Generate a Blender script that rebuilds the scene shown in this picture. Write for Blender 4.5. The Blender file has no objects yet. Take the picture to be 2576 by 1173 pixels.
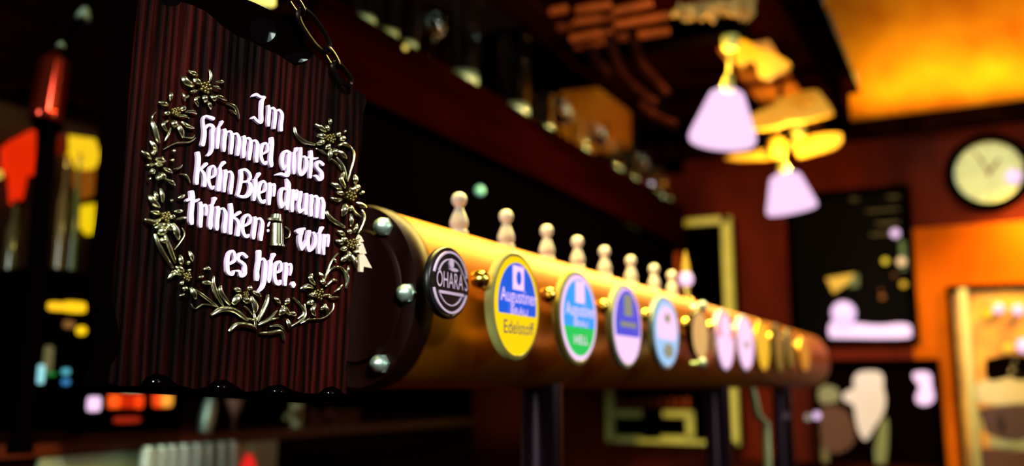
import bpy, bmesh, math, random
from mathutils import Vector, Matrix
from mathutils.geometry import tessellate_polygon
random.seed(7)
SC = bpy.context.scene
COL = SC.collection
V = Vector
# ------------------------------------------------------------------ camera
F = 2300.0                                   # focal length in pixels of the 2576 x 1173 frame
YAW, PIT = math.radians(27.07), math.radians(9.59)
EYE = V((0, 0, 1.35))
CR = V((math.cos(YAW), math.sin(YAW), 0))
CF = V((-math.sin(YAW) * math.cos(PIT), math.cos(YAW) * math.cos(PIT), math.sin(PIT)))
CU = CR.cross(CF)
cd = bpy.data.cameras.new('camera')
cam = bpy.data.objects.new('camera', cd)
COL.objects.link(cam)
cam.matrix_world = Matrix((CR, CU, -CF)).transposed().to_4x4()
cam.location = EYE
cd.sensor_width = 36.0
cd.lens = F / 2576 * 36.0
cd.clip_start = 0.02
cd.dof.use_dof = True
cd.dof.focus_distance = 0.745
cd.dof.aperture_fstop = 2.9
SC.camera = cam
# ------------------------------------------------------------------ view, world, big lights
SC.view_settings.view_transform = 'Standard'
SC.view_settings.look = 'None'
SC.view_settings.gamma = 1.0
SC.view_settings.use_curve_mapping = False
SC.view_settings.exposure = 0.0
wd = bpy.data.worlds.new('night')
SC.world = wd
wd.use_nodes = True
wd.node_tree.nodes['Background'].inputs[0].default_value = (0.02, 0.006, 0.003, 1)
wd.node_tree.nodes['Background'].inputs[1].default_value = 0.1

def light(name, kind, loc, energy, color, size=0.1, target=None, size_y=None, spot=None, blend=0.5):
    ld = bpy.data.lights.new(name, kind)
    ld.energy = energy
    ld.color = color
    if kind == 'AREA':
        ld.size = size
        if size_y:
            ld.shape = 'RECTANGLE'
            ld.size_y = size_y
    else:
        ld.shadow_soft_size = size
    if kind == 'SPOT':
        ld.spot_size = math.radians(spot)
        ld.spot_blend = blend
    o = bpy.data.objects.new(name, ld)
    COL.objects.link(o)
    o.location = loc
    if target is not None:
        o.rotation_euler = (V(target) - V(loc)).to_track_quat('-Z', 'Y').to_euler()
    return o
S_TARGET = EYE + CF * 0.74 + CR * ((610 - 1288) / F * 0.74) + CU * ((586.5 - 520) / F * 0.74)
# daylight through the window behind the camera
light('window_daylight', 'AREA', (-0.95, -3.3, 2.2), 110, (0.85, 1.0, 0.9), 0.95, (-0.45, 0.6, 1.5), 1.2)
light('sign_fill_light', 'SPOT', (0.75, -0.35, 2.25), 185, (1.0, 0.97, 0.95), 0.11, S_TARGET, spot=14.5, blend=0.25)  # added spot that brightens the board; no such fixture in the room
light('side_reflection_light', 'AREA', (2.42, 2.25, 2.15), 20, (0.8, 1.0, 0.88), 0.7, (-0.4, 0.7, 1.5), 0.9)  # added side light, placed to mirror in the lacquered edge
# lamps of the guest room: cove light on the ledge of the far wall, sconce; then added fill lights
light('cove_light', 'AREA', (0.35, 4.42, 2.68), 12.0, (1.0, 0.68, 0.12), 1.7, (0.35, 4.60, 3.3), 0.05)
light('cove_light_bar', 'AREA', (-1.55, 4.42, 2.68), 0.7, (1.0, 0.2, 0.02), 1.2, (-1.7, 4.60, 3.3), 0.05)
light('wall_sconce_light', 'SPOT', (0.42, 4.18, 2.27), 95, (1.0, 0.62, 0.12), 0.03, (0.24, 4.6, 1.92), spot=72, blend=0.9)
light('rail_fill_strip', 'AREA', (-0.58, 2.1, 2.30), 84, (1.0, 0.74, 0.15), 0.12, None, 2.8)  # added strip that brightens the rail top, not a canopy fixture
light('clock_fill_light', 'SPOT', (0.1, 3.2, 3.3), 48, (0.92, 1.0, 0.75), 0.05, (-0.0, 4.6, 2.38), spot=18, blend=0.4)  # added fill on the clock dial
light('poster_fill_light', 'SPOT', (-0.1, 3.0, 3.2), 100, (0.85, 0.92, 1.0), 0.05, (-0.38, 4.6, 1.3), spot=24, blend=0.4)  # added neutral fill so the poster figure reads white
light('print_fill_light', 'SPOT', (0.3, 3.0, 3.0), 60, (1.0, 0.8, 0.4), 0.05, (0.1, 4.6, 1.4), spot=24, blend=0.4)  # added warm fill for the golden print
light('rail_fill_light', 'SPOT', (-0.05, 1.6, 3.3), 95, (1.0, 0.85, 0.6), 0.08, (-0.54, 1.6, 1.5), spot=75, blend=0.6)  # added fill from above for the taps and rail
light('back_bar_fill_light', 'SPOT', (-0.95, 0.9, 2.3), 45, (1.0, 0.95, 0.8), 0.08, (-2.05, 1.7, 0.95), spot=55, blend=0.6)  # added fill for the apron and tumblers
light('shelf_fill_light', 'SPOT', (0.3, 1.6, 2.2), 110, (0.95, 1.0, 0.85), 0.12, (-1.34, 2.7, 2.2), spot=48, blend=0.5)  # added light that puts highlights on the shelf glasses
# ------------------------------------------------------------------ projection helpers
def ray(px, py):
    return CF + CR * ((px - 1288) / F) + CU * ((586.5 - py) / F)
def P(px, py, d): return EYE + ray(px, py) * d
def onX(px, py, X):
    r = ray(px, py); return EYE + r * ((X - EYE.x) / r.x)
def onY(px, py, Y):
    r = ray(px, py); return EYE + r * ((Y - EYE.y) / r.y)
def onZ(px, py, Z):
    r = ray(px, py); return EYE + r * ((Z - EYE.z) / r.z)
# ------------------------------------------------------------------ materials
def lin(c):
    return tuple(((x / 255) / 12.92 if x / 255 <= 0.04045 else ((x / 255 + 0.055) / 1.055) ** 2.4) for x in c)
def mat(name, col, rough=0.5, metal=0.0, emit=None, strength=1.0, var=0.0, vscale=30.0, vstretch=(1, 1, 1), bump=0.0,
        bscale=40.0, trans=0.0, spec=0.5, col2=None, coat=0.0):
    m = bpy.data.materials.new(name)
    m.use_nodes = True
    nt = m.node_tree
    b = nt.nodes['Principled BSDF']
    b.inputs['Base Color'].default_value = (*col, 1)
    b.inputs['Roughness'].default_value = rough
    b.inputs['Metallic'].default_value = metal
    b.inputs['Specular IOR Level'].default_value = spec
    b.inputs['Transmission Weight'].default_value = trans
    b.inputs['Coat Weight'].default_value = coat
    if emit:
        b.inputs['Emission Color'].default_value = (*emit, 1)
        b.inputs['Emission Strength'].default_value = strength
    if var or bump or col2:
        tc = nt.nodes.new('ShaderNodeTexCoord')
        mp = nt.nodes.new('ShaderNodeMapping')
        mp.inputs['Scale'].default_value = vstretch
        nt.links.new(tc.outputs['Object'], mp.inputs['Vector'])
        nz = nt.nodes.new('ShaderNodeTexNoise')
        nz.inputs['Scale'].default_value = vscale
        nz.inputs['Detail'].default_value = 5
        nt.links.new(mp.outputs[0], nz.inputs['Vector'])
        if var or col2:
            rp = nt.nodes.new('ShaderNodeValToRGB')
            c2 = col2 or tuple(x * (1 - var) for x in col)
            rp.color_ramp.elements[0].color = (*c2, 1)
            rp.color_ramp.elements[1].color = (*(tuple(min(1, x * (1 + var * 0.4)) for x in col)), 1)
            rp.color_ramp.elements[0].position = 0.33
            rp.color_ramp.elements[1].position = 0.67
            nt.links.new(nz.outputs['Fac'], rp.inputs[0])
            nt.links.new(rp.outputs[0], b.inputs['Base Color'])
        if bump:
            nb = nt.nodes.new('ShaderNodeTexNoise')
            nb.inputs['Scale'].default_value = bscale
            nb.inputs['Detail'].default_value = 6
            nt.links.new(mp.outputs[0], nb.inputs['Vector'])
            bp = nt.nodes.new('ShaderNodeBump')
            bp.inputs['Strength'].default_value = bump
            bp.inputs['Distance'].default_value = 0.01
            nt.links.new(nb.outputs['Fac'], bp.inputs['Height'])
            nt.links.new(bp.outputs[0], b.inputs['Normal'])
    return m
PINK = (0.96, 0.63, 1.0)
M = {}
M['board'] = mat('weathered ridged board', (0.052, 0.0075, 0.0055), 0.6, spec=0.03)
M['burnt'] = mat('burnt lacquered edge', (0.0010, 0.0003, 0.0003), 0.5, spec=0.0)
M['gouge'] = mat('glossy black lacquer', (0.001, 0.0008, 0.0008), 0.06, spec=0.6)
M['letter'] = mat('lavender white enamel', (0.90, 0.69, 0.98), 0.5, spec=0.2)
M['pewter'] = mat('pale brass relief', (0.95, 0.95, 0.58), 0.24, 1.0, var=0.3, vscale=60)
M['pewter_dark'] = mat('dark brass stamens', (0.25, 0.2, 0.07), 0.35, 1.0)
M['ribbon'] = mat('cream ribbon', (0.9, 0.72, 0.5), 0.5)
M['iron'] = mat('blackened iron', (0.012, 0.006, 0.005), 0.35, 0.9)
M['copper'] = mat('polished copper', (0.52, 0.175, 0.004), 0.42, 0.78, var=0.12, vscale=8, spec=0.0)
M['flange'] = mat('dark bronze flange', (0.012, 0.002, 0.0012), 0.45, 0.2, spec=0.15)
M['chrome'] = mat('greenish chrome', (0.7, 1.0, 0.85), 0.42, 0.85)
M['steel'] = mat('brushed steel', (0.5, 0.6, 0.4), 0.5, 0.5)
M['brass'] = mat('brass', (0.9, 0.55, 0.1), 0.22, 1.0)
M['ivory'] = mat('ivory porcelain', (1.0, 0.92, 0.85), 0.3, coat=0.3)
M['dwood'] = mat('dark stained oak', (0.012, 0.002, 0.0012), 0.5, var=0.6, vscale=6, vstretch=(3, 0.4, 3), spec=0.0)
M['fascia'] = mat('red brown stained fascia', (0.007, 0.0004, 0.00015), 0.6, var=0.5, vscale=3, vstretch=(2, 0.6, 5), spec=0.0)
M['black'] = mat('matt black paint', (0.0006, 0.0003, 0.0003), 0.8, spec=0.0)
M['beam'] = mat('dark red oak beam', (0.006, 0.0006, 0.0004), 0.6, var=0.6, vscale=5, vstretch=(4, 0.5, 4), spec=0.0)
M['plank'] = mat('honey wood', (0.95, 0.55, 0.05), 0.5, var=0.15, vscale=4, vstretch=(1, 1, 1))
M['brownwood'] = mat('brown wood', (0.32, 0.05, 0.005), 0.5, spec=0.1, var=0.4, vscale=10)
M['ceilboard'] = mat('canopy ceiling boards', (0.45, 0.14, 0.012), 0.5, var=0.4, vscale=4, vstretch=(6, 0.5, 1))
M['upper'] = mat('orange limewash', (0.86, 0.33, 0.012), 0.9, col2=(0.5, 0.10, 0.003), vscale=2.6, spec=0.05)
M['panelpaint'] = mat('burnt orange wall paint', (0.5, 0.095, 0.003), 0.9, var=0.35, vscale=3, spec=0.0)
M['lower'] = mat('red brown wall paint', (0.10, 0.0075, 0.0015), 0.8, var=0.6, vscale=2.5, vstretch=(1.5, 1, 0.7), spec=0.1)
M['plaster'] = mat('dark plaster', (0.03, 0.01, 0.006), 0.9)
M['floor'] = mat('dark floor boards', (0.02, 0.008, 0.004), 0.5, var=0.5, vscale=5, vstretch=(8, 0.5, 1))
M['cream'] = mat('cream painted frame', (0.62, 0.6, 0.16), 0.6, var=0.15)
M['glass'] = mat('clear glass', (0.95, 1.0, 0.95), 0.03, trans=1.0)
M['clockface'] = mat('aged clock dial', (0.9, 0.95, 0.5), 0.5, var=0.15, vscale=9)
M['hops'] = mat('dried hops', (0.5, 0.3, 0.08), 0.8, var=0.6, vscale=25)

def glow(name, c, s=1.0):
    return mat(name, tuple(x * 0.3 for x in c), 0.5, emit=c, strength=s)
M['shade'] = None
def shade_mat():
    m = bpy.data.materials.new('opal lamp glass')
    m.use_nodes = True
    nt = m.node_tree
    nt.nodes.clear()
    out = nt.nodes.new('ShaderNodeOutputMaterial')
    mix = nt.nodes.new('ShaderNodeMixShader')
    e = nt.nodes.new('ShaderNodeEmission')
    t = nt.nodes.new('ShaderNodeBsdfTransparent')
    e.inputs[0].default_value = (*PINK, 1)
    e.inputs[1].default_value = 1.55
    t.inputs[0].default_value = (1, 0.9, 0.7, 1)
    mix.inputs[0].default_value = 0.52
    nt.links.new(t.outputs[0], mix.inputs[1])
    nt.links.new(e.outputs[0], mix.inputs[2])
    nt.links.new(mix.outputs[0], out.inputs[0])
    return m
M['shade'] = shade_mat()
# ------------------------------------------------------------------ mesh builder
class MB:
    def __init__(self): self.v = []; self.f = []
    def add(self, vs, fs):
        n = len(self.v)
        self.v += [V(p) for p in vs]
        self.f += [tuple(i + n for i in q) for q in fs]
        return self
    def box(self, c, s, rot=None):
        c = V(c); R = rot or Matrix.Identity(3)
        vs = [c + R @ V((x * s[0] / 2, y * s[1] / 2, z * s[2] / 2)) for x in (-1, 1) for y in (-1, 1) for z in (-1, 1)]
        return self.add(vs, [(0, 1, 3, 2), (4, 6, 7, 5), (0, 4, 5, 1), (2, 3, 7, 6), (0, 2, 6, 4), (1, 5, 7, 3)])
    def span(self, a, b):
        a, b = V(a), V(b)
        return self.box((a + b) / 2, [abs(x) for x in (b - a)])
    def lathe(self, prof, o=(0, 0, 0), ax=(0, 0, 1), seg=24, sx=1.0, ref=None, caps=True):
        ax = V(ax).normalized(); o = V(o)
        a = V(ref) if ref else (V((1, 0, 0)) if abs(ax.x) < 0.8 else V((0, 1, 0)))
        a = (a - ax * a.dot(ax)).normalized(); b = ax.cross(a)
        vs = [o + ax * h + (a * math.cos(2 * math.pi * k / seg) * sx + b * math.sin(2 * math.pi * k / seg)) * max(r, 1e-5)
              for r, h in prof for k in range(seg)]
        fs = []
        for i in range(len(prof) - 1):
            for k in range(seg):
                k2 = (k + 1) % seg
                fs.append((i * seg + k, i * seg + k2, (i + 1) * seg + k2, (i + 1) * seg + k))
        if caps:
            fs.append(tuple(range(seg))[::-1])
            fs.append(tuple(range((len(prof) - 1) * seg, len(prof) * seg)))
        return self.add(vs, fs)
    def tube(self, pts, r, seg=10):
        pts = [V(p) for p in pts]
        rs = r if isinstance(r, (list, tuple)) else [r] * len(pts)
        vs = []; n0 = None
        for i, p in enumerate(pts):
            t = (pts[min(i + 1, len(pts) - 1)] - pts[max(i - 1, 0)]).normalized()
            if n0 is None:
                n0 = t.orthogonal().normalized()
            n0 = (n0 - t * n0.dot(t)).normalized(); b = t.cross(n0)
            vs += [p + (n0 * math.cos(2 * math.pi * k / seg) + b * math.sin(2 * math.pi * k / seg)) * rs[i] for k in range(seg)]
        fs = []
        for i in range(len(pts) - 1):
            for k in range(seg):
                k2 = (k + 1) % seg
                fs.append((i * seg + k, i * seg + k2, (i + 1) * seg + k2, (i + 1) * seg + k))
        fs += [tuple(range(seg))[::-1], tuple(range((len(pts) - 1) * seg, len(pts) * seg))]
        return self.add(vs, fs)
    def prism(self, pts, depth):
        """front polygon (list of points) pushed back by the vector depth"""
        pts = [V(p) for p in pts]; d = V(depth); n = len(pts)
        tri = tessellate_polygon([pts])
        vs = pts + [p + d for p in pts]
        fs = [tuple(t) for t in tri] + [tuple(i + n for i in t[::-1]) for t in tri]
        fs += [(i, (i + 1) % n, (i + 1) % n + n, i + n) for i in range(n)]
        return self.add(vs, fs)
    def build(self, name, m, parent=None, smooth=False, kind=None):
        me = bpy.data.meshes.new(name)
        off = parent_world(parent)
        me.from_pydata([p - off for p in self.v], [], self.f)
        bm = bmesh.new(); bm.from_mesh(me)
        bmesh.ops.recalc_face_normals(bm, faces=bm.faces)
        bm.to_mesh(me); bm.free()
        if smooth:
            for p in me.polygons:
                p.use_smooth = True
            try: me.set_sharp_from_angle(angle=math.radians(42))
            except Exception: pass
        me.materials.append(m if not isinstance(m, str) else M[m])
        o = bpy.data.objects.new(name, me)
        COL.objects.link(o)
        if parent is not None:
            o.parent = parent
        if kind:
            o['kind'] = kind
        return o
def parent_world(o):
    w = V((0, 0, 0))
    while o is not None:
        w += o.location
        o = o.parent
    return w
def tag(o, label, cat, group=None, kind=None):
    o['label'] = label; o['category'] = cat
    if group: o['group'] = group
    if kind: o['kind'] = kind
    return o
def thing(name, label, cat, loc, group=None):
    o = bpy.data.objects.new(name, None)
    o.empty_display_size = 0.05
    COL.objects.link(o); o.location = loc
    return tag(o, label, cat, group)
def one(name, mb, m, label, cat, group=None, smooth=False, loc=None):
    """a thing that is a single mesh, its origin at loc"""
    if loc is None:
        loc = sum(mb.v, V((0, 0, 0))) / len(mb.v)
    mb.v = [p - V(loc) for p in mb.v]
    o = mb.build(name, m, None, smooth)
    o.location = loc
    return tag(o, label, cat, group)
def copy_tree(o, loc=None, label=None, parent=None):
    c = o.copy(); COL.objects.link(c)
    if parent is not None: c.parent = parent
    if loc is not None: c.location = loc
    if label: c['label'] = label
    for ch in list(o.children):
        copy_tree(ch, parent=c)
    return c
def catmull(pts, n=6):
    """smooth a list of equal-length tuples"""
    if len(pts) < 3:
        a, b = pts
        return [tuple(x + (y - x) * k / n for x, y in zip(a, b)) for k in range(n + 1)]
    out = []
    q = [pts[0]] + list(pts) + [pts[-1]]
    for i in range(1, len(q) - 2):
        for k in range(n):
            t = k / n
            out.append(tuple(0.5 * (2 * b + (c - a) * t + (2 * a - 5 * b + 4 * c - d) * t * t + (3 * b - a - 3 * c + d) * t ** 3)
                             for a, b, c, d in zip(q[i - 1], q[i], q[i + 1], q[i + 2])))
    out.append(tuple(pts[-1]))
    return out
def text_mesh(txt, size, o, right, up, depth=0.0006, sx=1.0, align='CENTER'):
    """a word as an MB: centred at o, reading along right"""
    cu = bpy.data.curves.new('word', 'FONT')
    cu.body = txt; cu.size = size; cu.align_x = align; cu.align_y = 'CENTER'
    ob = bpy.data.objects.new('word', cu); COL.objects.link(ob)
    dg = bpy.context.evaluated_depsgraph_get()
    me = ob.evaluated_get(dg).to_mesh()
    r, u = V(right).normalized(), V(up).normalized(); n = r.cross(u)
    mb = MB()
    mb.add([V(o) + r * v.co.x * sx + u * v.co.y + n * depth for v in me.vertices], [tuple(p.vertices) for p in me.polygons])
    bpy.data.objects.remove(ob)
    bpy.data.curves.remove(cu)
    return mb
# ------------------------------------------------------------------ the carved board in the foreground
_rt = (CR * 2157 - CU * 439 + CF * 2300).normalized()
_up0 = (CR * 0.03 + CU * 0.986 + CF * 0.16)
_up = (_up0 - _rt * _up0.dot(_rt)).normalized()
SP = P(610, 500, 0.74)
SN = _rt.cross(_up)
if SN.dot(EYE - SP) < 0: SN = -SN
def S(px, py, h=0.0):
    r = ray(px, py)
    return EYE + r * ((SP - EYE).dot(SN) / r.dot(SN)) + SN * h
CROP = dict(A=(480, 280, .12791), B=(470, 370, .12791), C=(620, 420, .12791), D=(450, 470, .12791), E=(640, 530, .12791),
            G=(550, 610, .12791), H=(620, 220, .12791), I=(640, 340, .12791),
            p=(340, 160, .2727), q=(340, 440, .375), r=(560, 480, .341), s=(700, 300, .358), t=(620, 200, .2558))
def unc(c, pts):
    x0, y0, k = CROP[c]
    return [(x0 + p[0] * k, y0 + p[1] * k) + ((p[2] * k,) if len(p) > 2 else ()) for p in pts]
def side_pts(path):
    """path of (x, y, w) -> left and right outline"""
    L, R = [], []
    for i, (x, y, w) in enumerate(path):
        a, b = path[max(i - 1, 0)], path[min(i + 1, len(path) - 1)]
        dx, dy = b[0] - a[0], b[1] - a[1]
        l = math.hypot(dx, dy) or 1
        nx, ny = -dy / l, dx / l
        L.append((x + nx * w / 2, y + ny * w / 2)); R.append((x - nx * w / 2, y - ny * w / 2))
    return L, R
def flat_stroke(mb, path, top, bot):
    """a pen stroke standing proud of the board, rounded ends"""
    path = catmull(path, 5)
    a, b = path[0], path[1]; y, z = path[-1], path[-2]
    def ends(p, q):
        l = math.hypot(p[0] - q[0], p[1] - q[1]) or 1
        ux, uy = (p[0] - q[0]) / l, (p[1] - q[1]) / l
        w = p[2]
        return [(p[0] + ux * w * .18, p[1] + uy * w * .18, w * .86), (p[0] + ux * w * .32, p[1] + uy * w * .32, w * .5)]
    path = ends(a, b)[::-1] + path + ends(y, z)
    L, R = side_pts(path)
    n = len(path)
    vs = [S(*p, top) for p in L] + [S(*p, top) for p in R] + [S(*p, bot) for p in L] + [S(*p, bot) for p in R]
    fs = []
    for i in range(n - 1):
        fs += [(i, i + 1, n + i + 1, n + i), (2 * n + i, 3 * n + i, 3 * n + i + 1, 2 * n + i + 1),
               (i, 2 * n + i, 2 * n + i + 1, i + 1), (n + i, n + i + 1, 3 * n + i + 1, 3 * n + i)]
    fs += [(0, n, 3 * n, 2 * n), (n - 1, 3 * n - 1, 4 * n - 1, 2 * n - 1)]
    mb.add(vs, fs)
PX2M = 0.000325
def dome_stroke(mb, pts, w, base=0.003, prof='petal', bend=0.0):
    """a rounded leaf or petal in relief along pts (pixels)"""
    p2 = catmull([(x, y) for x, y in pts], 8 if len(pts) == 2 else 6)
    n = len(p2)
    path = []
    for i, (x, y) in enumerate(p2):
        t = i / (n - 1)
        if prof == 'petal':
            ww = w * (0.3 + 0.85 * math.sin(math.pi * min(1, max(0, t * 0.92 + 0.06))) ** 0.9)
        else:
            ww = w * (0.35 + 0.65 * math.sin(math.pi * (t * 0.9 + 0.05)) ** 0.6)
        path.append((x, y, ww))
    L, R = side_pts(path)
    K = (-1, -0.55, 0, 0.55, 1); H = (0, 0.75, 1, 0.75, 0)
    vs, fs = [], []
    for i in range(n):
        t = i / (n - 1)
        hh = path[i][2] * PX2M * 0.55
        lift = base + bend * math.sin(math.pi * t)
        for k, h in zip(K, H):
            x = (L[i][0] * (1 - k) + R[i][0] * (1 + k)) / 2
            y = (L[i][1] * (1 - k) + R[i][1] * (1 + k)) / 2
            vs.append(S(x, y, lift + hh * h))
        vs.append(S(path[i][0], path[i][1], lift - 0.0025))
    for i in range(n - 1):
        for k in range(6):
            k2 = (k + 1) % 6
            fs.append((i * 6 + k, i * 6 + k2, (i + 1) * 6 + k2, (i + 1) * 6 + k))
    fs += [tuple(range(6))[::-1], tuple(range((n - 1) * 6, n * 6))]
    mb.add(vs, fs)

sign = thing('wooden_sign', 'dark carved wooden board with raised white blackletter verse and metal flower wreath', 'sign', S(570, 990, -0.02))
outer = [(338, -60), (330, 60), (322, 150), (315, 240), (311, 310), (304, 420), (297, 520), (284, 620), (277, 700), (276, 760), (284, 806), (290, 850), (286, 894), (268, 925), (262, 972), (274, 986), (340, 989), (430, 993), (550, 1000),
         (640, 1006), (740, 1013), (820, 1018), (874, 1017), (880, 1003), (878, 960), (873, 930), (882, 890), (885, 850), (880, 800), (887, 758), (893, 715), (899, 660), (906, 600), (909, 560),
         (912, 520), (908, 470), (904, 435), (906, 412), (915, 370), (917, 320), (920, 285), (929, 258), (925, 235), (905, 222), (872, 212), (846, 190), (822, 165), (800, 140),
         (786, 112), (766, 82), (738, 52), (700, 26), (650, 2), (560, -34), (450, -58), (350, -70)]
inner = [(352, -30), (340, 60), (332, 150), (324, 240), (320, 310), (313, 420), (306, 520), (292, 620), (284, 700), (283, 760), (294, 806), (301, 850), (296, 894), (276, 925), (268, 962), (300, 972),
         (352, 972), (366, 950), (392, 938), (420, 946), (446, 968), (490, 980), (522, 972), (540, 957), (566, 955), (590, 968), (616, 986), (650, 984), (678, 972),
         (706, 967), (736, 982), (764, 990), (800, 990), (818, 976), (836, 972), (854, 980), (868, 994), (874, 984), (872, 950), (868, 928), (877, 888), (880, 850),
         (874, 800), (882, 758), (889, 715), (895, 660), (902, 600), (905, 560), (907, 520), (903, 470), (899, 435), (901, 410), (909, 370), (912, 320), (914, 285), (922, 256),
         (916, 238), (890, 222), (862, 205), (832, 176), (806, 150), (790, 136), (768, 160), (742, 166), (720, 152), (700, 138), (664, 122), (632, 104), (600, 92), (560, 66), (520, 30), (486, 14), (462, 6), (430, 10), (400, -4)]
def dense(poly, step=9):
    out = []
    for i, (x, y) in enumerate(poly):
        x2, y2 = poly[(i + 1) % len(poly)]
        n = max(1, int(math.hypot(x2 - x, y2 - y) / step))
        out += [(x + (x2 - x) * k / n, y + (y2 - y) * k / n) for k in range(n)]
    return out
def ring_fill(loops, hs):
    """planar fill between pixel loops; each loop has its own height"""
    bm = bmesh.new(); info = {}
    allv = []
    for lp, h in zip(loops, hs):
        vs = [bm.verts.new((x, y, 0)) for x, y in lp]
        for a, b in zip(vs, vs[1:] + vs[:1]):
            bm.edges.new((a, b))
        for v, (x, y) in zip(vs, lp): info[v] = (x, y, h)
        allv += vs
    bmesh.ops.triangle_fill(bm, use_beauty=True, use_dissolve=False, edges=bm.edges[:])
    bm.verts.index_update()
    vs = [S(*info[v]) for v in allv]
    idx = {v: i for i, v in enumerate(allv)}
    fs = [tuple(idx[v] for v in f.verts) for f in bm.faces]
    bm.free()
    return vs, fs
do, di = dense(outer), dense(inner)
# face: a fine grid of vertical ridges clipped to the inner outline would be heavy; the ridges are cut by the material's bump
mb = MB(); vs, fs = ring_fill([di], [0.0]); mb.add(vs, fs)
bface = mb.build('board_face', 'board', sign)
mb = MB(); vs, fs = ring_fill([do, di], [-0.006, 0.0]); mb.add(vs, fs)
n = len(do)
a = [S(x, y, -0.006) for x, y in do]; b = [S(x, y, -0.033) for x, y in do]
mb.add(a + b, [(i, (i + 1) % n, (i + 1) % n + n, i + n) for i in range(n)])
vs, fs = ring_fill([do], [-0.033]); mb.add(vs, fs)
bedge = mb.build('burnt_edge', 'burnt', sign)
bedge['label'] = 'scalloped burnt black edge'
# ridged grain of the board: bands across the board with noise along them
def board_nodes():
    m = M['board']; nt = m.node_tree; b = nt.nodes['Principled BSDF']
    tc = nt.nodes.new('ShaderNodeTexCoord')
    mp = nt.nodes.new('ShaderNodeMapping')
    ang = math.atan2(_rt.y, _rt.x)
    mp.inputs['Rotation'].default_value = (0, 0, -ang)
    nt.links.new(tc.outputs['Object'], mp.inputs['Vector'])
    sc = nt.nodes.new('ShaderNodeMapping'); sc.inputs['Scale'].default_value = (1, 0.05, 0.06)
    nt.links.new(mp.outputs[0], sc.inputs['Vector'])
    wv = nt.nodes.new('ShaderNodeTexWave')
    wv.bands_direction = 'X'; wv.inputs['Scale'].default_value = 40; wv.inputs['Distortion'].default_value = 7.5
    wv.inputs['Detail'].default_value = 3; wv.inputs['Detail Scale'].default_value = 1.1
    nt.links.new(sc.outputs[0], wv.inputs['Vector'])
    nz = nt.nodes.new('ShaderNodeTexNoise'); nz.inputs['Scale'].default_value = 90; nz.inputs['Detail'].default_value = 6
    nt.links.new(sc.outputs[0], nz.inputs['Vector'])
    mx = nt.nodes.new('ShaderNodeMath'); mx.operation = 'MULTIPLY_ADD'; mx.inputs[1].default_value = 0.7
    nt.links.new(wv.outputs['Fac'], mx.inputs[0]); nt.links.new(nz.outputs['Fac'], mx.inputs[2])
    bp = nt.nodes.new('ShaderNodeBump'); bp.inputs['Strength'].default_value = 0.9; bp.inputs['Distance'].default_value = 0.004
    nt.links.new(mx.outputs[0], bp.inputs['Height']); nt.links.new(bp.outputs[0], b.inputs['Normal'])
    rp = nt.nodes.new('ShaderNodeValToRGB')
    rp.color_ramp.elements[0].color = (0.0016, 0.0001, 0.0001, 1); rp.color_ramp.elements[0].position = 0.45
    rp.color_ramp.elements[1].color = (0.030, 0.0022, 0.0012, 1); rp.color_ramp.elements[1].position = 1.15 - 0.15
    nt.links.new(mx.outputs[0], rp.inputs[0])
    n2 = nt.nodes.new('ShaderNodeTexNoise'); n2.inputs['Scale'].default_value = 11; n2.inputs['Detail'].default_value = 3
    s2 = nt.nodes.new('ShaderNodeMapping'); s2.inputs['Scale'].default_value = (1.6, 0.3, 0.45)
    nt.links.new(mp.outputs[0], s2.inputs['Vector']); nt.links.new(s2.outputs[0], n2.inputs['Vector'])
    r2 = nt.nodes.new('ShaderNodeValToRGB')
    r2.color_ramp.elements[0].color = (0.06, 0.05, 0.05, 1); r2.color_ramp.elements[0].position = 0.38
    r2.color_ramp.elements[1].color = (1.25, 1.2, 1.2, 1); r2.color_ramp.elements[1].position = 0.68
    nt.links.new(n2.outputs['Fac'], r2.inputs[0])
    ml = nt.nodes.new('ShaderNodeMix'); ml.data_type = 'RGBA'; ml.blend_type = 'MULTIPLY'; ml.inputs[0].default_value = 1.0
    nt.links.new(rp.outputs[0], ml.inputs[6]); nt.links.new(r2.outputs[0], ml.inputs[7])
    nt.links.new(ml.outputs[2], b.inputs['Base Color'])
board_nodes()
# glossy lacquered gouges along the edge
for (gx, gy, rx, ry) in ((662, 76, 34, 32), (746, 148, 32, 15), (430, 4, 36, 16), (395, 962, 30, 16), (560, 975, 28, 14), (705, 986, 28, 13), (835, 990, 20, 12)):
    mb = MB(); vs = [S(gx, gy, 0.0005)]; fs = []
    for j in range(1, 7):
        for k in range(24):
            t = j / 6
            vs.append(S(gx + rx * t * math.cos(k * math.pi / 12), gy + ry * t * math.sin(k * math.pi / 12), 0.0005 - (0.0009 if gy < 200 else 0.006) * t * t))
    for k in range(24): fs.append((0, 1 + k, 1 + (k + 1) % 24))
    for j in range(5):
        for k in range(24):
            k2 = (k + 1) % 24
            fs.append((1 + j * 24 + k, 1 + (j + 1) * 24 + k, 1 + (j + 1) * 24 + k2, 1 + j * 24 + k2))
    mb.add(vs, fs).build('lacquered_scallop', 'gouge', sign, True)

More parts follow.
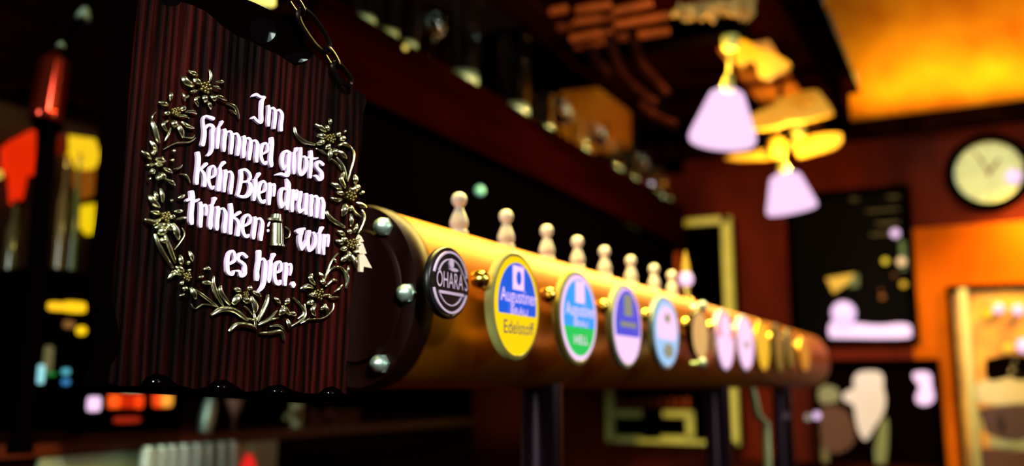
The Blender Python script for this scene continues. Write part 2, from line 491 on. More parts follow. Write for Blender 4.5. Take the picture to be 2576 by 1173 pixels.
# --- the verse, letter by letter (strokes traced as pen paths) ---
LET = [
('H', [[(75,190,20),(150,152,58),(230,195,46),(310,205,50)], [(315,205,55),(275,280,60),(262,400,60),(258,550,58),(262,640,62),(245,700,60),(200,690,50),(140,640,50),(100,600,45),(58,630,15)]]),
('H', [[(395,375,50),(410,450,62),(400,600,62),(395,700,64),(395,770,42)], [(430,440,25),(480,420,50),(525,480,60),(530,600,58),(515,720,60),(505,815,55)], [(545,480,25),(600,460,50),(655,530,60),(660,620,58),(642,750,60),(640,860,62)]]),
('A', [[(410,160,70),(330,130,60),(250,110,45),(207,180,45),(215,300,52),(235,400,70),(225,540,76),(195,675,80)], [(255,350,35),(300,290,55),(360,290,65),(400,340,75),(387,450,66),(385,650,62),(375,770,60),(340,845,50),(290,885,35)]]),
('A', [[(510,345,60),(505,450,72),(490,620,74),(485,735,52)], [(515,330,25),(550,280,38),(580,215,56)]]),
('A', [[(625,375,70),(640,450,80),(620,600,76),(615,720,74),(615,795,50)], [(660,430,30),(730,410,50),(770,480,70),(775,600,64),(760,740,64),(755,845,50)], [(800,470,30),(860,455,50),(905,540,64),(910,640,64),(895,760,64),(880,875,50)]]),
('A', [[(1005,510,70),(1020,580,76),(1005,720,76),(1000,850,74),(995,920,46)], [(1050,550,30),(1100,545,50),(1140,610,64),(1135,750,70),(1115,880,72),(1110,960,50)], [(1170,600,30),(1225,590,50),(1270,660,70),(1265,780,68),(1250,920,66),(1255,1005,50)]]),
('A', [[(1380,850,35),(1470,790,45),(1465,680,50),(1425,640,45),(1370,680,55),(1345,800,65),(1345,920,65),(1380,1010,60),(1430,1045,55),(1445,1000,40)]]),
('A', [[(1555,540,65),(1560,650,76),(1545,820,74),(1535,960,76),(1545,1060,76),(1545,1095,52)]]),
('I', [[(540,695,25),(515,600,62),(510,480,66),(535,375,58),(590,325,52),(655,360,62)], [(648,360,64),(635,480,68),(625,620,66),(625,750,66),(612,802,62),(560,800,55),(480,772,55),(390,792,25)], [(540,690,30),(565,640,35),(610,590,35)]]),
('I', [[(745,360,60),(740,500,72),(735,650,74),(738,765,48)], [(765,350,25),(790,300,40),(800,268,55)]]),
('I', [[(870,268,60),(865,400,70),(850,550,70),(845,680,70),(870,785,62),(930,750,60),(980,650,60),(985,520,60),(950,440,50),(895,440,25)]]),
('I', [[(1075,328,56),(1080,430,66),(1075,550,65),(1065,700,64),(1060,845,50)], [(1005,450,35),(1060,450,60),(1130,475,45),(1205,460,25)]]),
('I', [[(1310,590,62),(1240,535,60),(1192,560,60),(1190,640,60),(1250,710,60),(1285,760,66),(1285,855,66),(1230,885,56),(1180,820,55),(1125,810,25)]]),
('B', [[(180,125,75),(195,230,80),(185,400,76),(165,550,76),(155,690,78),(158,730,70)], [(235,450,40),(300,390,50),(350,338,62)], [(235,460,45),(290,530,60),(315,640,64),(305,775,70)]]),
('B', [[(420,620,35),(510,570,45),(520,450,50),(480,385,45),(420,430,55),(395,560,66),(390,680,64),(420,780,60),(465,825,52),(492,780,32)]]),
('B', [[(615,430,60),(620,550,72),(600,720,76),(585,855,84)], [(625,410,25),(660,360,46),(700,312,66)]]),
('B', [[(720,475,75),(725,560,76),(705,720,72),(697,885,50)], [(755,510,30),(820,500,52),(855,590,64),(845,720,64),(830,850,70),(828,925,52)]]),
('B', [[(1030,480,60),(1035,600,72),(1010,760,66),(980,900,58),(955,962,42)], [(1020,470,45),(1110,455,56),(1190,530,56),(1210,620,50),(1160,680,40),(1050,695,46)], [(1160,690,46),(1210,760,72),(1215,860,80),(1160,960,70),(1070,990,60),(960,968,40)]]),
('B', [[(1310,655,76),(1310,780,72),(1290,950,76),(1280,1055,50)], [(1325,640,30),(1355,590,46),(1390,532,62)]]),
('B', [[(1415,910,35),(1500,860,45),(1510,740,50),(1465,685,50),(1410,730,56),(1380,850,64),(1375,970,64),(1415,1070,60),(1475,1100,52),(1498,1050,36)]]),
('B', [[(1590,725,62),(1600,820,76),(1585,980,72),(1580,1135,56)], [(1630,770,35),(1680,745,50),(1680,870,56),(1670,975,36)]]),
('C', [[(730,455,40),(680,430,50),(640,500,66),(630,620,66),(645,740,74),(655,812,42)], [(750,245,20),(785,330,72),(790,450,80),(775,620,76),(760,760,76),(762,842,46)], [(655,800,40),(700,745,45),(740,710,45)]]),
('C', [[(875,470,66),(880,560,72),(860,720,72),(860,830,74),(860,882,52)], [(910,500,40),(950,480,56),(945,570,62),(930,662,40)]]),
('C', [[(1030,505,66),(1020,600,66),(995,750,66),(1000,860,72),(1012,908,46)], [(1140,545,66),(1140,650,66),(1125,800,66),(1130,928,66)], [(1015,900,45),(1080,850,45),(1120,830,40)]]),
('C', [[(1230,570,70),(1245,650,74),(1230,800,66),(1230,965,62)], [(1270,600,35),(1330,590,56),(1365,680,66),(1350,850,64),(1340,995,56)], [(1390,640,35),(1440,630,56),(1475,730,66),(1465,870,66),(1455,1016,64)]]),
('D', [[(215,110,90),(230,230,95),(220,400,86),(205,550,88),(205,680,96),(215,735,72)], [(112,285,40),(190,252,60),(280,290,56),(358,257,40)]]),
('D', [[(385,325,70),(400,420,76),(395,600,76),(385,735,76),(390,792,62)], [(430,400,35),(485,370,56),(505,470,56),(495,568,40)]]),
('D', [[(605,375,76),(605,480,82),(585,650,82),(580,775,86),(585,830,52)], [(635,350,35),(655,290,46),(670,238,82)]]),
('D', [[(725,412,76),(735,500,80),(715,680,76),(710,800,82),(710,855,52)], [(770,450,35),(830,440,52),(880,530,70),(880,660,66),(860,800,76),(860,900,62)]]),
('D', [[(985,352,66),(995,500,76),(985,680,76),(975,850,74),(975,925,72)], [(1025,600,40),(1090,560,50),(1165,508,62)], [(1030,620,45),(1100,660,60),(1140,760,64),(1125,880,70),(1115,960,76)]]),
('D', [[(1250,780,40),(1350,720,50),(1370,620,54),(1310,560,50),(1240,630,60),(1210,760,70),(1220,890,70),(1260,970,62),(1310,992,52),(1338,945,32)]]),
('D', [[(1455,614,70),(1465,700,76),(1445,850,74),(1430,980,72),(1430,1025,52)], [(1495,650,35),(1555,635,50),(1605,720,66),(1595,850,70),(1575,980,74),(1575,1055,56)]]),
('E', [[(810,425,84),(870,388,80),(950,362,46)], [(895,400,76),(862,500,80),(855,600,76),(870,700,70),(888,775,46)], [(890,775,46),(960,660,56),(1010,560,66),(1035,412,70)], [(1030,420,60),(1010,560,70),(1010,700,70),(1030,795,52),(1100,750,56),(1150,650,62),(1155,530,66),(1120,442,56)]]),
('E', [[(1245,450,56),(1245,570,66),(1232,720,66),(1230,845,46)], [(1262,430,30),(1280,380,42),(1300,338,56)]]),
('E', [[(1330,485,60),(1330,580,72),(1318,720,66),(1325,865,46)], [(1365,520,40),(1410,490,50),(1412,600,50),(1405,712,30)]]),
('G', [[(180,430,45),(280,360,56),(270,230,56),(230,175,50),(165,230,60),(135,370,72),(135,500,72),(150,590,72),(225,635,62),(265,570,42)]]),
('G', [[(515,295,62),(430,225,60),(360,260,62),(350,350,62),(420,400,60),(475,460,66),(480,560,76),(470,630,76),(402,665,64),(370,580,62),(292,560,26)]]),
('G', [[(760,180,80),(760,280,76),(745,420,76),(720,570,72),(720,680,80),(715,745,62)], [(790,350,35),(840,330,52),(880,420,72),(875,570,74),(860,720,74),(840,850,66),(790,930,52),(742,972,26)]]),
('G', [[(985,370,70),(980,480,76),(965,620,76),(950,740,72),(948,795,36)], [(1010,350,40),(1030,290,52),(1050,242,76)]]),
('G', [[(1100,600,40),(1190,550,50),(1190,430,50),(1150,385,50),(1085,450,64),(1060,580,70),(1065,710,70),(1100,808,66),(1160,818,60),(1175,755,46)]]),
('G', [[(1285,418,66),(1290,540,72),(1275,700,70),(1270,845,52)], [(1330,450,40),(1375,440,52),(1385,540,52),(1365,652,30)]]),
('G', [[(1430,790,50),(1430,835,95),(1430,880,50)]]),
]
for c, strokes in LET:
    mb = MB()
    for k, st in enumerate(strokes):
        flat_stroke(mb, unc(c, st), 0.0034 + 0.00012 * k, 0.0)
    mb.build('letter', 'letter', sign)

# --- the wreath: flowers, buds, stems and leaves in cast metal ---
def flower(c, petals, centre, rc, name='edelweiss_flower'):
    mb = MB()
    x0, y0, k = CROP[c]
    for i, pt in enumerate(petals):
        dome_stroke(mb, unc(c, [(p[0], p[1]) for p in pt[:-1]]), pt[-1] * k * 1.12, 0.0035 + 0.0007 * (i % 3), 'petal', 0.0015)
    cx, cy = x0 + centre[0] * k, y0 + centre[1] * k
    R = rc * k
    mb2 = MB()
    for i in range(13):
        an = i * 2.4; rr = R * math.sqrt(i / 13.0)
        o = S(cx + rr * math.cos(an), cy + rr * math.sin(an), 0.0052)
        rad = R * PX2M * 0.30
        mb2.lathe([(rad, -0.004), (rad, 0), (rad * .8, rad * .6), (rad * .35, rad * .95)], o, SN, 8)
    f = mb.build(name, 'pewter', sign, True)
    fc = mb2.build('flower_centre', 'pewter_dark', f, True)
    return f
flower('p', [[(470,75),(560,125),30],[(415,125),(440,180),(520,220),45],[(505,155),(580,200),35],[(662,62),(672,130),(660,180),22],[(800,180),(715,178),24],[(760,250),(690,215),17],
  [(490,265),(560,262),22],[(570,315),(528,345),(558,405),26],[(600,300),(622,370),38],[(645,355),(680,430),28],[(672,300),(720,360),36],[(715,308),(760,325),(815,355),24]], (625,230), 55)
flower('p', [[(195,365),(290,395),36],[(303,268),(300,352),30],[(408,280),(432,360),16],[(435,328),(478,300),18],[(240,465),(300,470),28],[(380,435),(440,415),36],[(440,455),(500,450),(548,475),24],
  [(322,530),(342,605),46],[(360,570),(415,690),38],[(405,540),(450,582),(525,605),26],[(285,532),(228,575),(275,640),26],[(300,600),(275,660),(245,725),18],[(350,490),(420,490),(480,515),18]], (350,455), 40)
flower('p', [[(120,720),(180,820),32],[(35,815),(125,892),30],[(122,812),(152,850),38],[(82,945),(155,942),26],[(105,1015),(160,990),40],[(165,1040),(205,1085),46],[(205,1010),(260,1080),40],
  [(265,1075),(345,1132),30],[(155,885),(258,915),36],[(155,932),(228,945),34],[(235,968),(322,1020),26],[(308,815),(345,815),20],[(298,900),(338,898),22],[(412,938),(375,970),(330,980),14],[(90,1070),(110,1074),22]], (205,910), 40)
flower('q', [[(80,140),(105,185),(152,225),34],[(112,115),(126,180),22],[(148,95),(165,190),22],[(90,250),(158,265),24],[(45,300),(100,325),(155,298),30],[(110,360),(182,330),26],[(143,405),(192,350),46],
  [(150,430),(190,460),26],[(232,330),(270,440),34],[(198,320),(225,382),32],[(215,165),(228,188),17],[(265,162),(312,138),18],[(245,250),(305,245),22],[(258,302),(328,290),15],[(205,285),(248,285),22]], (190,285), 34)
flower('q', [[(285,540),(292,612),26],[(252,618),(310,655),28],[(340,515),(365,585),22],[(320,595),(352,588),24],[(205,702),(240,660),(292,678),26],[(275,742),(302,712),18],[(315,745),(315,785),28],
  [(275,815),(315,800),12],[(350,758),(385,835),30],[(440,640),(465,628),(492,640),18],[(430,722),(492,728),24],[(400,690),(440,682),12],[(330,640),(358,645),16]], (330,685), 28)
flower('r', [[(65,720),(118,748),30],[(165,740),(185,700),28],[(52,842),(80,795),(112,770),42],[(128,790),(185,832),38],[(188,780),(212,850),(216,905),34],[(198,742),(258,785),26]], (150,765), 22, 'lily_flower')
flower('r', [[(362,788),(408,838),22],[(466,792),(440,842),28],[(432,858),(395,920),36],[(420,848),(475,920),28],[(470,900),(522,918),26],[(450,948),(470,1022),26]], (440,880), 20, 'lily_flower')
flower('r', [[(560,730),(600,704),(652,722),28],[(640,612),(622,650),(662,698),26],[(690,605),(722,662),18],[(702,658),(735,690),28],[(615,770),(670,765),26],[(598,832),(648,815),28],[(668,832),(642,880),(666,925),28],
  [(700,880),(728,845),20],[(728,838),(752,912),22],[(735,768),(790,778),13],[(760,790),(842,790),15],[(800,752),(860,695),16],[(745,710),(785,663),(832,665),16]], (690,765), 40)
flower('s', [[(395,785),(452,822),22],[(470,775),(482,812),24],[(528,740),(505,800),20],[(388,850),(440,885),27],[(425,835),(462,862),22],[(412,915),(462,910),24],[(428,1002),(465,955),28],
  [(470,930),(482,1002),26],[(495,955),(528,1058),24],[(552,828),(528,855),16],[(508,930),(552,955),18],[(525,880),(550,890),22]], (490,880), 34)
flower('s', [[(355,452),(428,498),28],[(442,380),(416,430),(452,488),24],[(510,398),(517,462),26],[(350,555),(395,572),(432,565),22],[(390,515),(442,535),22],[(448,600),(428,685),36],[(490,668),(495,758),22],
  [(475,610),(492,650),24],[(525,590),(598,628),18],[(520,470),(548,500),30],[(550,530),(582,512),16],[(475,490),(530,512),24]], (490,540), 38)
flower('s', [[(340,0),(346,48),20],[(238,40),(315,95),24],[(310,50),(332,88),20],[(255,115),(328,135),32],[(250,178),(308,160),28],[(312,215),(338,180),24],[(347,205),(340,298),26],[(368,210),(392,258),28],
  [(392,225),(458,283),22],[(400,192),(440,180),(492,202),22],[(385,118),(415,108),26],[(408,145),(448,140),28],[(450,80),(445,105),12]], (350,140), 32)
LEAF = [('p',[(820,370),(900,410),(940,520)],26),('p',[(850,430),(915,475)],13),('p',[(530,660),(500,692),(420,682)],12),('p',[(540,690),(480,730),(350,742),(240,800)],14),('p',[(140,540),(165,620),(202,745)],46),
 ('p',[(175,450),(140,490),(138,540)],12),('p',[(395,1025),(450,1040),(490,1110)],14),('q',[(120,400),(150,490),(238,628)],28),('q',[(185,400),(215,490),(258,592)],28),('q',[(300,360),(312,410),(250,505)],10),
 ('q',[(385,770),(450,820),(542,888)],18),('q',[(515,680),(510,730),(535,810),(578,884)],22),('q',[(490,720),(505,780),(532,832)],8),('q',[(560,745),(560,790),(622,875)],28),('q',[(362,868),(385,900),(440,870),(540,885)],10),
 ('q',[(495,945),(560,905),(650,912),(742,978)],36),('r',[(35,1040),(85,990),(180,998),(232,1022)],38),('r',[(255,1052),(330,1052),(410,1040),(440,1105)],30),('r',[(330,1002),(400,996),(440,1030)],18),
 ('r',[(145,850),(185,890),(218,932)],12),('r',[(215,900),(220,950),(228,1005)],18),('r',[(172,940),(218,962)],12),('r',[(320,770),(300,840),(240,965)],34),('r',[(245,992),(320,950),(388,885)],24),('r',[(270,972),(330,952),(402,940)],18),
 ('r',[(505,788),(560,850),(582,900),(538,946)],18),('r',[(590,838),(592,920),(545,965),(488,1002)],17),('r',[(490,1000),(600,955),(720,942),(790,885),(806,830)],13),('r',[(560,980),(628,940)],14),
 ('r',[(840,460),(780,530),(738,662)],15),('r',[(742,650),(770,590),(830,565),(880,600),(902,722)],18),('r',[(868,580),(905,640),(894,722)],20),('r',[(805,500),(822,532)],15),('r',[(910,555),(904,612)],18),
 ('s',[(100,58),(112,115),(165,160),(242,182)],24),('s',[(95,85),(128,150),(182,182)],9),('s',[(250,210),(290,230),(332,256)],11),('s',[(355,280),(400,320),(432,362)],12),('s',[(395,270),(440,340),(462,428)],18),
 ('s',[(500,200),(516,262),(492,360),(474,442)],13),('s',[(325,645),(350,700),(452,762)],30),('s',[(575,640),(588,705),(550,802)],14),('s',[(500,610),(520,660),(572,692)],14)]
for c, pts, w in LEAF:
    mb = MB(); dome_stroke(mb, unc(c, pts), w * CROP[c][2] * 1.1, 0.003, 'leaf', 0.001)
    mb.build('leaf', 'pewter', sign, True)
mb = MB()
for poly in ([(560, 810), (540, 850), (548, 872), (596, 860), (580, 826)], [(552, 866), (540, 935), (572, 955), (616, 944), (590, 872)], [(566, 945), (568, 1072), (592, 1075), (596, 1036), (654, 1048), (612, 968), (590, 940)]):
    mb.prism([S(*q, 0.001) for q in unc('s', poly)], SN * -0.003)
mb.build('ribbon', 'ribbon', sign)['label'] = 'cream ribbon bow at the right edge'
# the little beer mug in the verse
mb = MB()
body = [(300, 270), (290, 480), (283, 690)]
for k in range(9):
    pass
def half_drum(mb, xl0, xr0, y0, xl1, xr1, y1, h, slope=0.19):
    vs, n = [], 13
    for (xl, xr, y) in ((xl0, xr0, y0), (xl1, xr1, y1)):
        for k in range(n):
            a = math.pi * k / (n - 1)
            x = (xl + xr) / 2 - (xr - xl) / 2 * math.cos(a)
            q = unc('E', [(x, y + (x - xl) * slope)])[0]
            vs.append(S(*q, 0.001 + h * math.sin(a)))
    fs = [(k, k + 1, n + k + 1, n + k) for k in range(n - 1)] + [tuple(range(n)), tuple(range(n, 2 * n))[::-1], (0, n, 2 * n - 1, n - 1)]
    mb.add(vs, fs)
half_drum(mb, 300, 505, 250, 288, 528, 650, 0.008)
half_drum(mb, 280, 530, 655, 272, 535, 690, 0.010)
mug = mb.build('beer_mug', 'pewter', sign, True)
mb = MB(); half_drum(mb, 310, 480, 70, 285, 495, 150, 0.007); half_drum(mb, 215, 500, 150, 225, 500, 195, 0.009)
mb.build('mug_lid', 'pewter', mug, True)
mb = MB(); dome_stroke(mb, unc('E', [(545, 325), (625, 380), (645, 470), (605, 545), (545, 550)]), 30 * .128, 0.004, 'leaf')
mb.build('mug_handle', 'pewter', mug, True)
mb = MB(); dome_stroke(mb, unc('E', [(255, 230), (225, 290), (218, 330)]), 40 * .128, 0.004); dome_stroke(mb, unc('E', [(219, 375), (219, 435)]), 50 * .128, 0.004)
mb.build('foam_drip', 'letter', mug, True)
# --- chain that the board hangs from ---
chain = thing('hanging_chain', 'blackened iron chain running up from the top right corner of the carved board', 'chain', S(866, 214, 0.0))
def link(a, b, w, tilt, r=0.0017):
    A, B = S(*a, 0.008), S(*b, 0.008)
    ax = (B - A); L = ax.length; ax.normalize()
    side = ax.cross(SN).normalized()
    side = (side * math.cos(tilt) + SN * math.sin(tilt)).normalized()
    pts = []
    for k in range(29):
        t = 2 * math.pi * k / 28
        c, s_ = math.cos(t), math.sin(t)
        pts.append((A + B) / 2 + ax * (abs(c) ** 0.7 * (1 if c > 0 else -1) * L / 2) + side * (s_ * w / 2))
    MB().tube(pts, r, 8).build('link', 'iron', chain, True)
link((868, 218), (826, 166), 0.0095, 0.15, 0.0027)
link((834, 174), (804, 124), 0.0095, 1.35)
link((812, 134), (741, 32), 0.0150, 0.2, 0.0024)
link((748, 42), (712, -12), 0.0095, 1.35)
link((720, 0), (650, -80), 0.0150, 0.2, 0.0024)
# ------------------------------------------------------------------ room shell
def struct(name, mb, m, label=None):
    o = mb.build(name, m, None); o['kind'] = 'structure'
    return o
YB = 4.6
struct('floor', MB().span((-2.7, -3.6, -0.06), (2.6, YB + .1, 0)), 'floor')
struct('ceiling', MB().span((-2.7, -3.6, 3.45), (2.6, YB + .1, 3.53)), 'plaster')
struct('wall_left', MB().span((-2.72, -3.6, 0), (-2.6, YB + .1, 3.45)), 'dwood')
struct('wall_right', MB().span((2.5, -3.6, 0), (2.6, YB + .1, 3.45)), 'plaster')
mb = MB()
mb.span((-2.6, -3.6, 0), (2.5, -3.5, 1.5)); mb.span((-2.6, -3.6, 2.9), (2.5, -3.5, 3.45))
mb.span((-2.6, -3.6, 1.5), (-1.5, -3.5, 2.9)); mb.span((-0.4, -3.6, 1.5), (2.5, -3.5, 2.9))
struct('wall_front', mb, 'plaster')
w = MB(); 
for (a, b) in (((-1.5, -3.56, 1.5), (-1.44, -3.5, 2.9)), ((-.46, -3.56, 1.5), (-.4, -3.5, 2.9)), ((-1.44, -3.56, 1.5), (-.46, -3.5, 1.56)), ((-1.44, -3.56, 2.84), (-.46, -3.5, 2.9)), ((-.97, -3.56, 1.56), (-.93, -3.5, 2.84))):
    w.span(a, b)
wf = w.build('window_1', 'dwood'); wf['kind'] = 'structure'
MB().span((-1.44, -3.58, 1.56), (-.46, -3.57, 2.84)).build('pane', glow('daylit pane', (0.8, 1.0, 0.9), 2.0), wf)
w2 = MB()
for (a, b) in (((2.46, 1.75, 1.6), (2.5, 1.82, 2.7)), ((2.46, 2.68, 1.6), (2.5, 2.75, 2.7)), ((2.46, 1.82, 1.6), (2.5, 2.68, 1.67)), ((2.46, 1.82, 2.63), (2.5, 2.68, 2.7)), ((2.46, 2.23, 1.67), (2.5, 2.27, 2.63))):
    w2.span(a, b)
w2f = w2.build('added_window_2', 'dwood'); w2f['kind'] = 'structure'  # window added to dress the side reflection light
MB().span((2.485, 1.82, 1.67), (2.495, 2.68, 2.63)).build('pane', glow('added side pane', (0.8, 1.0, 0.9), 1.5), w2f)
zl = onY(2400, 283, YB).z
struct('wall_back', MB().span((-2.6, YB, 0), (2.5, YB + .1, zl)), 'lower')
up = struct('wall_back_upper', MB().span((-2.6, YB, zl), (2.5, YB + .1, 3.45)), 'upper')
struct('trim_1', MB().span((-2.6, YB - .07, zl - .085), (2.5, YB, zl - .0)), 'dwood')
# lower orange panel of the far wall, right of the dark board
def rectY(mb, x0, y0, x1, y1, Y, th):
    a, b = onY(x0, y1, Y), onY(x1, y0, Y)
    # keep it upright: width from the mid row
    return mb.span((a.x, Y, a.z), (b.x, Y + th, b.z))
# ------------------------------------------------------------------ the bar counter
XR = P(904, 745, 0.90).x
ZR = P(904, 745, 0.90).z
Y0 = P(904, 745, 0.90).y
RZ = 235 * 0.90 / F
RX = RZ * 0.74
Yend = onX(2040, 880, XR).y
ct = thing('bar_counter', 'long dark oak bar counter under the copper beer rail', 'bar counter', (-0.5, 2.0, 0))
MB().span((-0.98, -0.6, 1.03), (-0.16, Yend + .2, 1.08)).build('worktop', 'dwood', ct)
mb = MB().span((-0.9, -0.55, 0), (-0.28, Yend + .12, 1.03))
for k in range(9):
    mb.span((-0.28, -.5 + k * .42, 0.1), (-0.265, -.16 + k * .42, .95))
mb.build('panelled_front', 'dwood', ct)
rail = thing('beer_rail', 'horizontal copper beer tap rail with dark bolted end flange', 'beer tap rail', (XR, Y0, ZR))
ell = RX / RZ
MB().lathe([(RZ * .985, 0.03), (RZ * .985, Yend - Y0 - .05), (RZ * .93, Yend - Y0 - .015), (RZ * .8, Yend - Y0)], (XR, Y0, ZR), (0, 1, 0), 56, sx=ell, ref=(1, 0, 0)).build('tube', 'copper', rail, True)
MB().lathe([(RZ * .70, -0.006), (RZ * .72, -0.001), (RZ * .735, 0), (RZ * .97, 0), (RZ * 1.0, 0.004), (RZ * 1.0, 0.022), (RZ * .985, 0.026), (RZ * .985, 0.034)], (XR, Y0, ZR), (0, 1, 0), 56, sx=ell, ref=(1, 0, 0)).build('flange', 'flange', rail, True)
for k in range(6):
    a = k * math.pi / 3
    o = V((XR + RX * .835 * math.cos(a), Y0, ZR + RZ * .835 * math.sin(a)))
    s = RZ * .093
    m2 = MB().lathe([(s * 1.12, 0.0005), (s * 1.12, -.0042)], o, (0, 1, 0), 6)
    m2.lathe([(s * 1.0, -.0042), (s * .98, -.007), (s * .78, -.0105), (s * .34, -.0138), (s * .12, -.0148)], o, (0, 1, 0), 20)
    m2.build('cap_nut', 'chrome', rail, True)
for i, yy in enumerate((Y0 + .42, Y0 + 1.35, Y0 + 2.1)):
    m2 = MB().lathe([(.055, 1.08 - ZR), (.055, 1.1 - ZR), (.03, 1.115 - ZR), (.028, -RZ * .9)], (XR, yy, ZR), (0, 0, 1), 24)
    m2.build('support_column', mat('dark purple lacquer %d' % i, (0.03, 0.008, 0.02), 0.3, .6), rail, True)
# ------------------------------------------------------------------ tap badges (lit medallions)
XB = XR + RX + 0.026
def glowmat(n, rgb, s=1.0): return mat(n, tuple(c * .25 for c in lin(rgb)), 0.25, emit=lin(rgb), strength=s, spec=0.3)
BW = (252, 210, 255)
G = dict(yellow=glowmat('lit yellow', (255, 214, 12)), blue=glowmat('lit blue', (8, 92, 225)), lblue=glowmat('lit sky blue', (40, 160, 255)), white=glowmat('lit white', BW),
         green=glowmat('lit green', (8, 200, 90)), navy=glowmat('lit navy ink', (20, 40, 90), .8), cream=glowmat('lit cream', (226, 190, 120), .8), indigo=glowmat('lit indigo', (60, 80, 215)),
         pale=glowmat('lit pale blue', (150, 200, 245)), sand=glowmat('lit sand', (215, 175, 105), .9), rose=glowmat('lit rose', (255, 140, 150)), gold=glowmat('lit gold', (235, 185, 40), .9),
         olive=glowmat('lit olive', (110, 105, 40), .6), amber=glowmat('lit amber', (210, 135, 40), .8), grey=glowmat('lit grey green', (140, 150, 125), .9), rimy=mat('straw enamel rim', (.62, .58, .18), .3),
         rimg=mat('pale green enamel rim', (.55, .68, .45), .3))
RP = mat('pale blue enamel rim', (.4, .6, .7), .3)
M['blackb'] = mat('black enamel badge', (0.002, 0.002, 0.002), 0.35)
def disc(mb, yc, zc, ry, rz, x0, x1, y_lo=-1.0, y_hi=1.0, seg=40):
    """elliptical plate facing +X between x0 and x1; keep only z fractions between y_lo and y_hi"""
    pts = []
    a0, a1 = math.asin(max(-1, y_lo)), math.asin(min(1, y_hi))
    for k in range(seg + 1):
        a = a0 + (a1 - a0) * k / seg
        pts.append((yc + ry * math.cos(a), zc + rz * math.sin(a)))
    for k in range(seg + 1):
        a = a1 + (a0 - a1) * k / seg
        pts.append((yc - ry * math.cos(a), zc + rz * math.sin(a)))
    cl = []
    for p in pts:
        if not cl or (abs(p[0] - cl[-1][0]) + abs(p[1] - cl[-1][1])) > 1e-6: cl.append(p)
    if abs(cl[0][0] - cl[-1][0]) + abs(cl[0][1] - cl[-1][1]) < 1e-6: cl.pop()
    mb.prism([(x1, y, z) for y, z in cl], (x0 - x1, 0, 0))
    return mb
def plate(mb, yc, zc, ry, rz, u0, v0, u1, v1, x0, x1):
    """rectangle in badge units (-1..1)"""
    return mb.span((x0, yc + ry * u0, zc + rz * v0), (x1, yc + ry * u1, zc + rz * v1))
def badge(px0, px1, py0, py1, label, rim, face, parts=(), words=(), group='round tap badges along the copper rail', th=0.009, brass=True):
    pc = onX((px0 + px1) / 2, (py0 + py1) / 2, XB)
    ya, yb = onX(px0, (py0 + py1) / 2, XB).y, onX(px1, (py0 + py1) / 2, XB).y
    za, zb = onX((px0 + px1) / 2, py1, XB).z, onX((px0 + px1) / 2, py0, XB).z
    yc, zc, ry, rz = (ya + yb) / 2, (za + zb) / 2, (yb - ya) / 2 * 0.97, (zb - za) / 2
    t = thing('tap_badge', label, 'tap badge', (XB, yc, zc), group)
    seg = 48
    # rim: a ring with a bulged edge (in the Y-Z plane)
    rm = MB().lathe([(rz * .90, -th), (rz * .97, -th), (rz, -th * .6), (rz, -th * .1), (rz * .965, 0.001), (rz * .91, 0.001)], (XB, yc, zc), (1, 0, 0), seg, sx=ry / rz, ref=(0, 1, 0), caps=False)
    rm.build('rim', rim, t, True)
    fc = disc(MB(), yc, zc, ry * .9, rz * .9, XB - .002, XB + .0016).build('face', face, t)
    for nm, m, sh in parts:
        k = MB()
        if sh[0] == 'disc': disc(k, yc, zc + rz * sh[1], ry * sh[2], rz * sh[3], XB, XB + .0022 + .0003 * (len(sh) > 6), sh[4], sh[5])
        elif sh[0] == 'rect': plate(k, yc, zc, ry, rz, *sh[1:5], XB, XB + .0032)
        elif sh[0] == 'oval':
            disc(k, yc + ry * sh[1], zc + rz * sh[2], ry * sh[3], rz * sh[4], XB, XB + .0034)
        elif sh[0] == 'arc':
            r0, r1, a0, a1 = sh[1:5]
            pts = [(r1, a0 + (a1 - a0) * q / 20) for q in range(21)] + [(r0, a1 + (a0 - a1) * q / 20) for q in range(21)]
            k.prism([(XB + .003, yc + ry * r * math.cos(math.radians(a)), zc + rz * r * math.sin(math.radians(a))) for r, a in pts], (-.002, 0, 0))
        k.build(nm, m, fc)
    for txt, m, u, v, size, wid in words:
        w = text_mesh(txt, size * rz, (XB + .0035, yc + ry * u, zc + rz * v), (0, 1, 0), (0, 0, 1), 0.0003)
        ys = [p.y for p in w.v]
        k = (wid * ry) / max(1e-6, max(ys) - min(ys)); mid = (max(ys) + min(ys)) / 2
        w.v = [V((p.x, yc + ry * u + (p.y - mid) * k, p.z)) for p in w.v]
        w.build('lettering', m, fc)
    # mounting stem and brass collar back to the rail
    MB().lathe([(rz * .22, -(XB - XR) + RX * math.sqrt(max(.1, 1 - ((zc - ZR) / RZ) ** 2)) + .0015), (rz * .22, -th - .004), (rz * .62, -th + .001)], (XB, yc, zc), (1, 0, 0), 20).build('stem', 'iron', t, True)
    if brass:
        b = MB().lathe([(.002, 0), (.008, .003), (.0105, .010), (.008, .017), (.002, .02)], (XB - .019, yc - ry * 1.12, zc + rz * .38), (1, 0, 0), 16)
        b.tube([(XB - .010, yc - ry * 1.12, zc + rz * .38), (XB - .0165, yc - ry * .6, zc + rz * .2), (XB - .0165, yc, zc)], .0035)
        b.build('brass_knob', 'brass', t, True)
    return t
badge(1074, 1180, 620, 803, 'black round badge with white OHARA\'S lettering beside the flange', 'blackb', 'blackb', [
    ('ring', 'letter', ('arc', .80, .86, 20, 165)), ('ring', 'letter', ('arc', .80, .86, 195, 340)), ('inner_ring', 'letter', ('arc', .62, .65, 25, 155)), ('inner_ring', 'letter', ('arc', .62, .65, 215, 325)),
    ('emblem', 'letter', ('oval', .0, .52, .10, .14)), ('emblem', 'letter', ('oval', .12, .36, .2, .05)), ('bar', 'letter', ('rect', -.55, -.34, .62, -.26))],
    [("OHARA'S", M['letter'], 0.02, .02, .62, 1.52)], th=.006, brass=False)
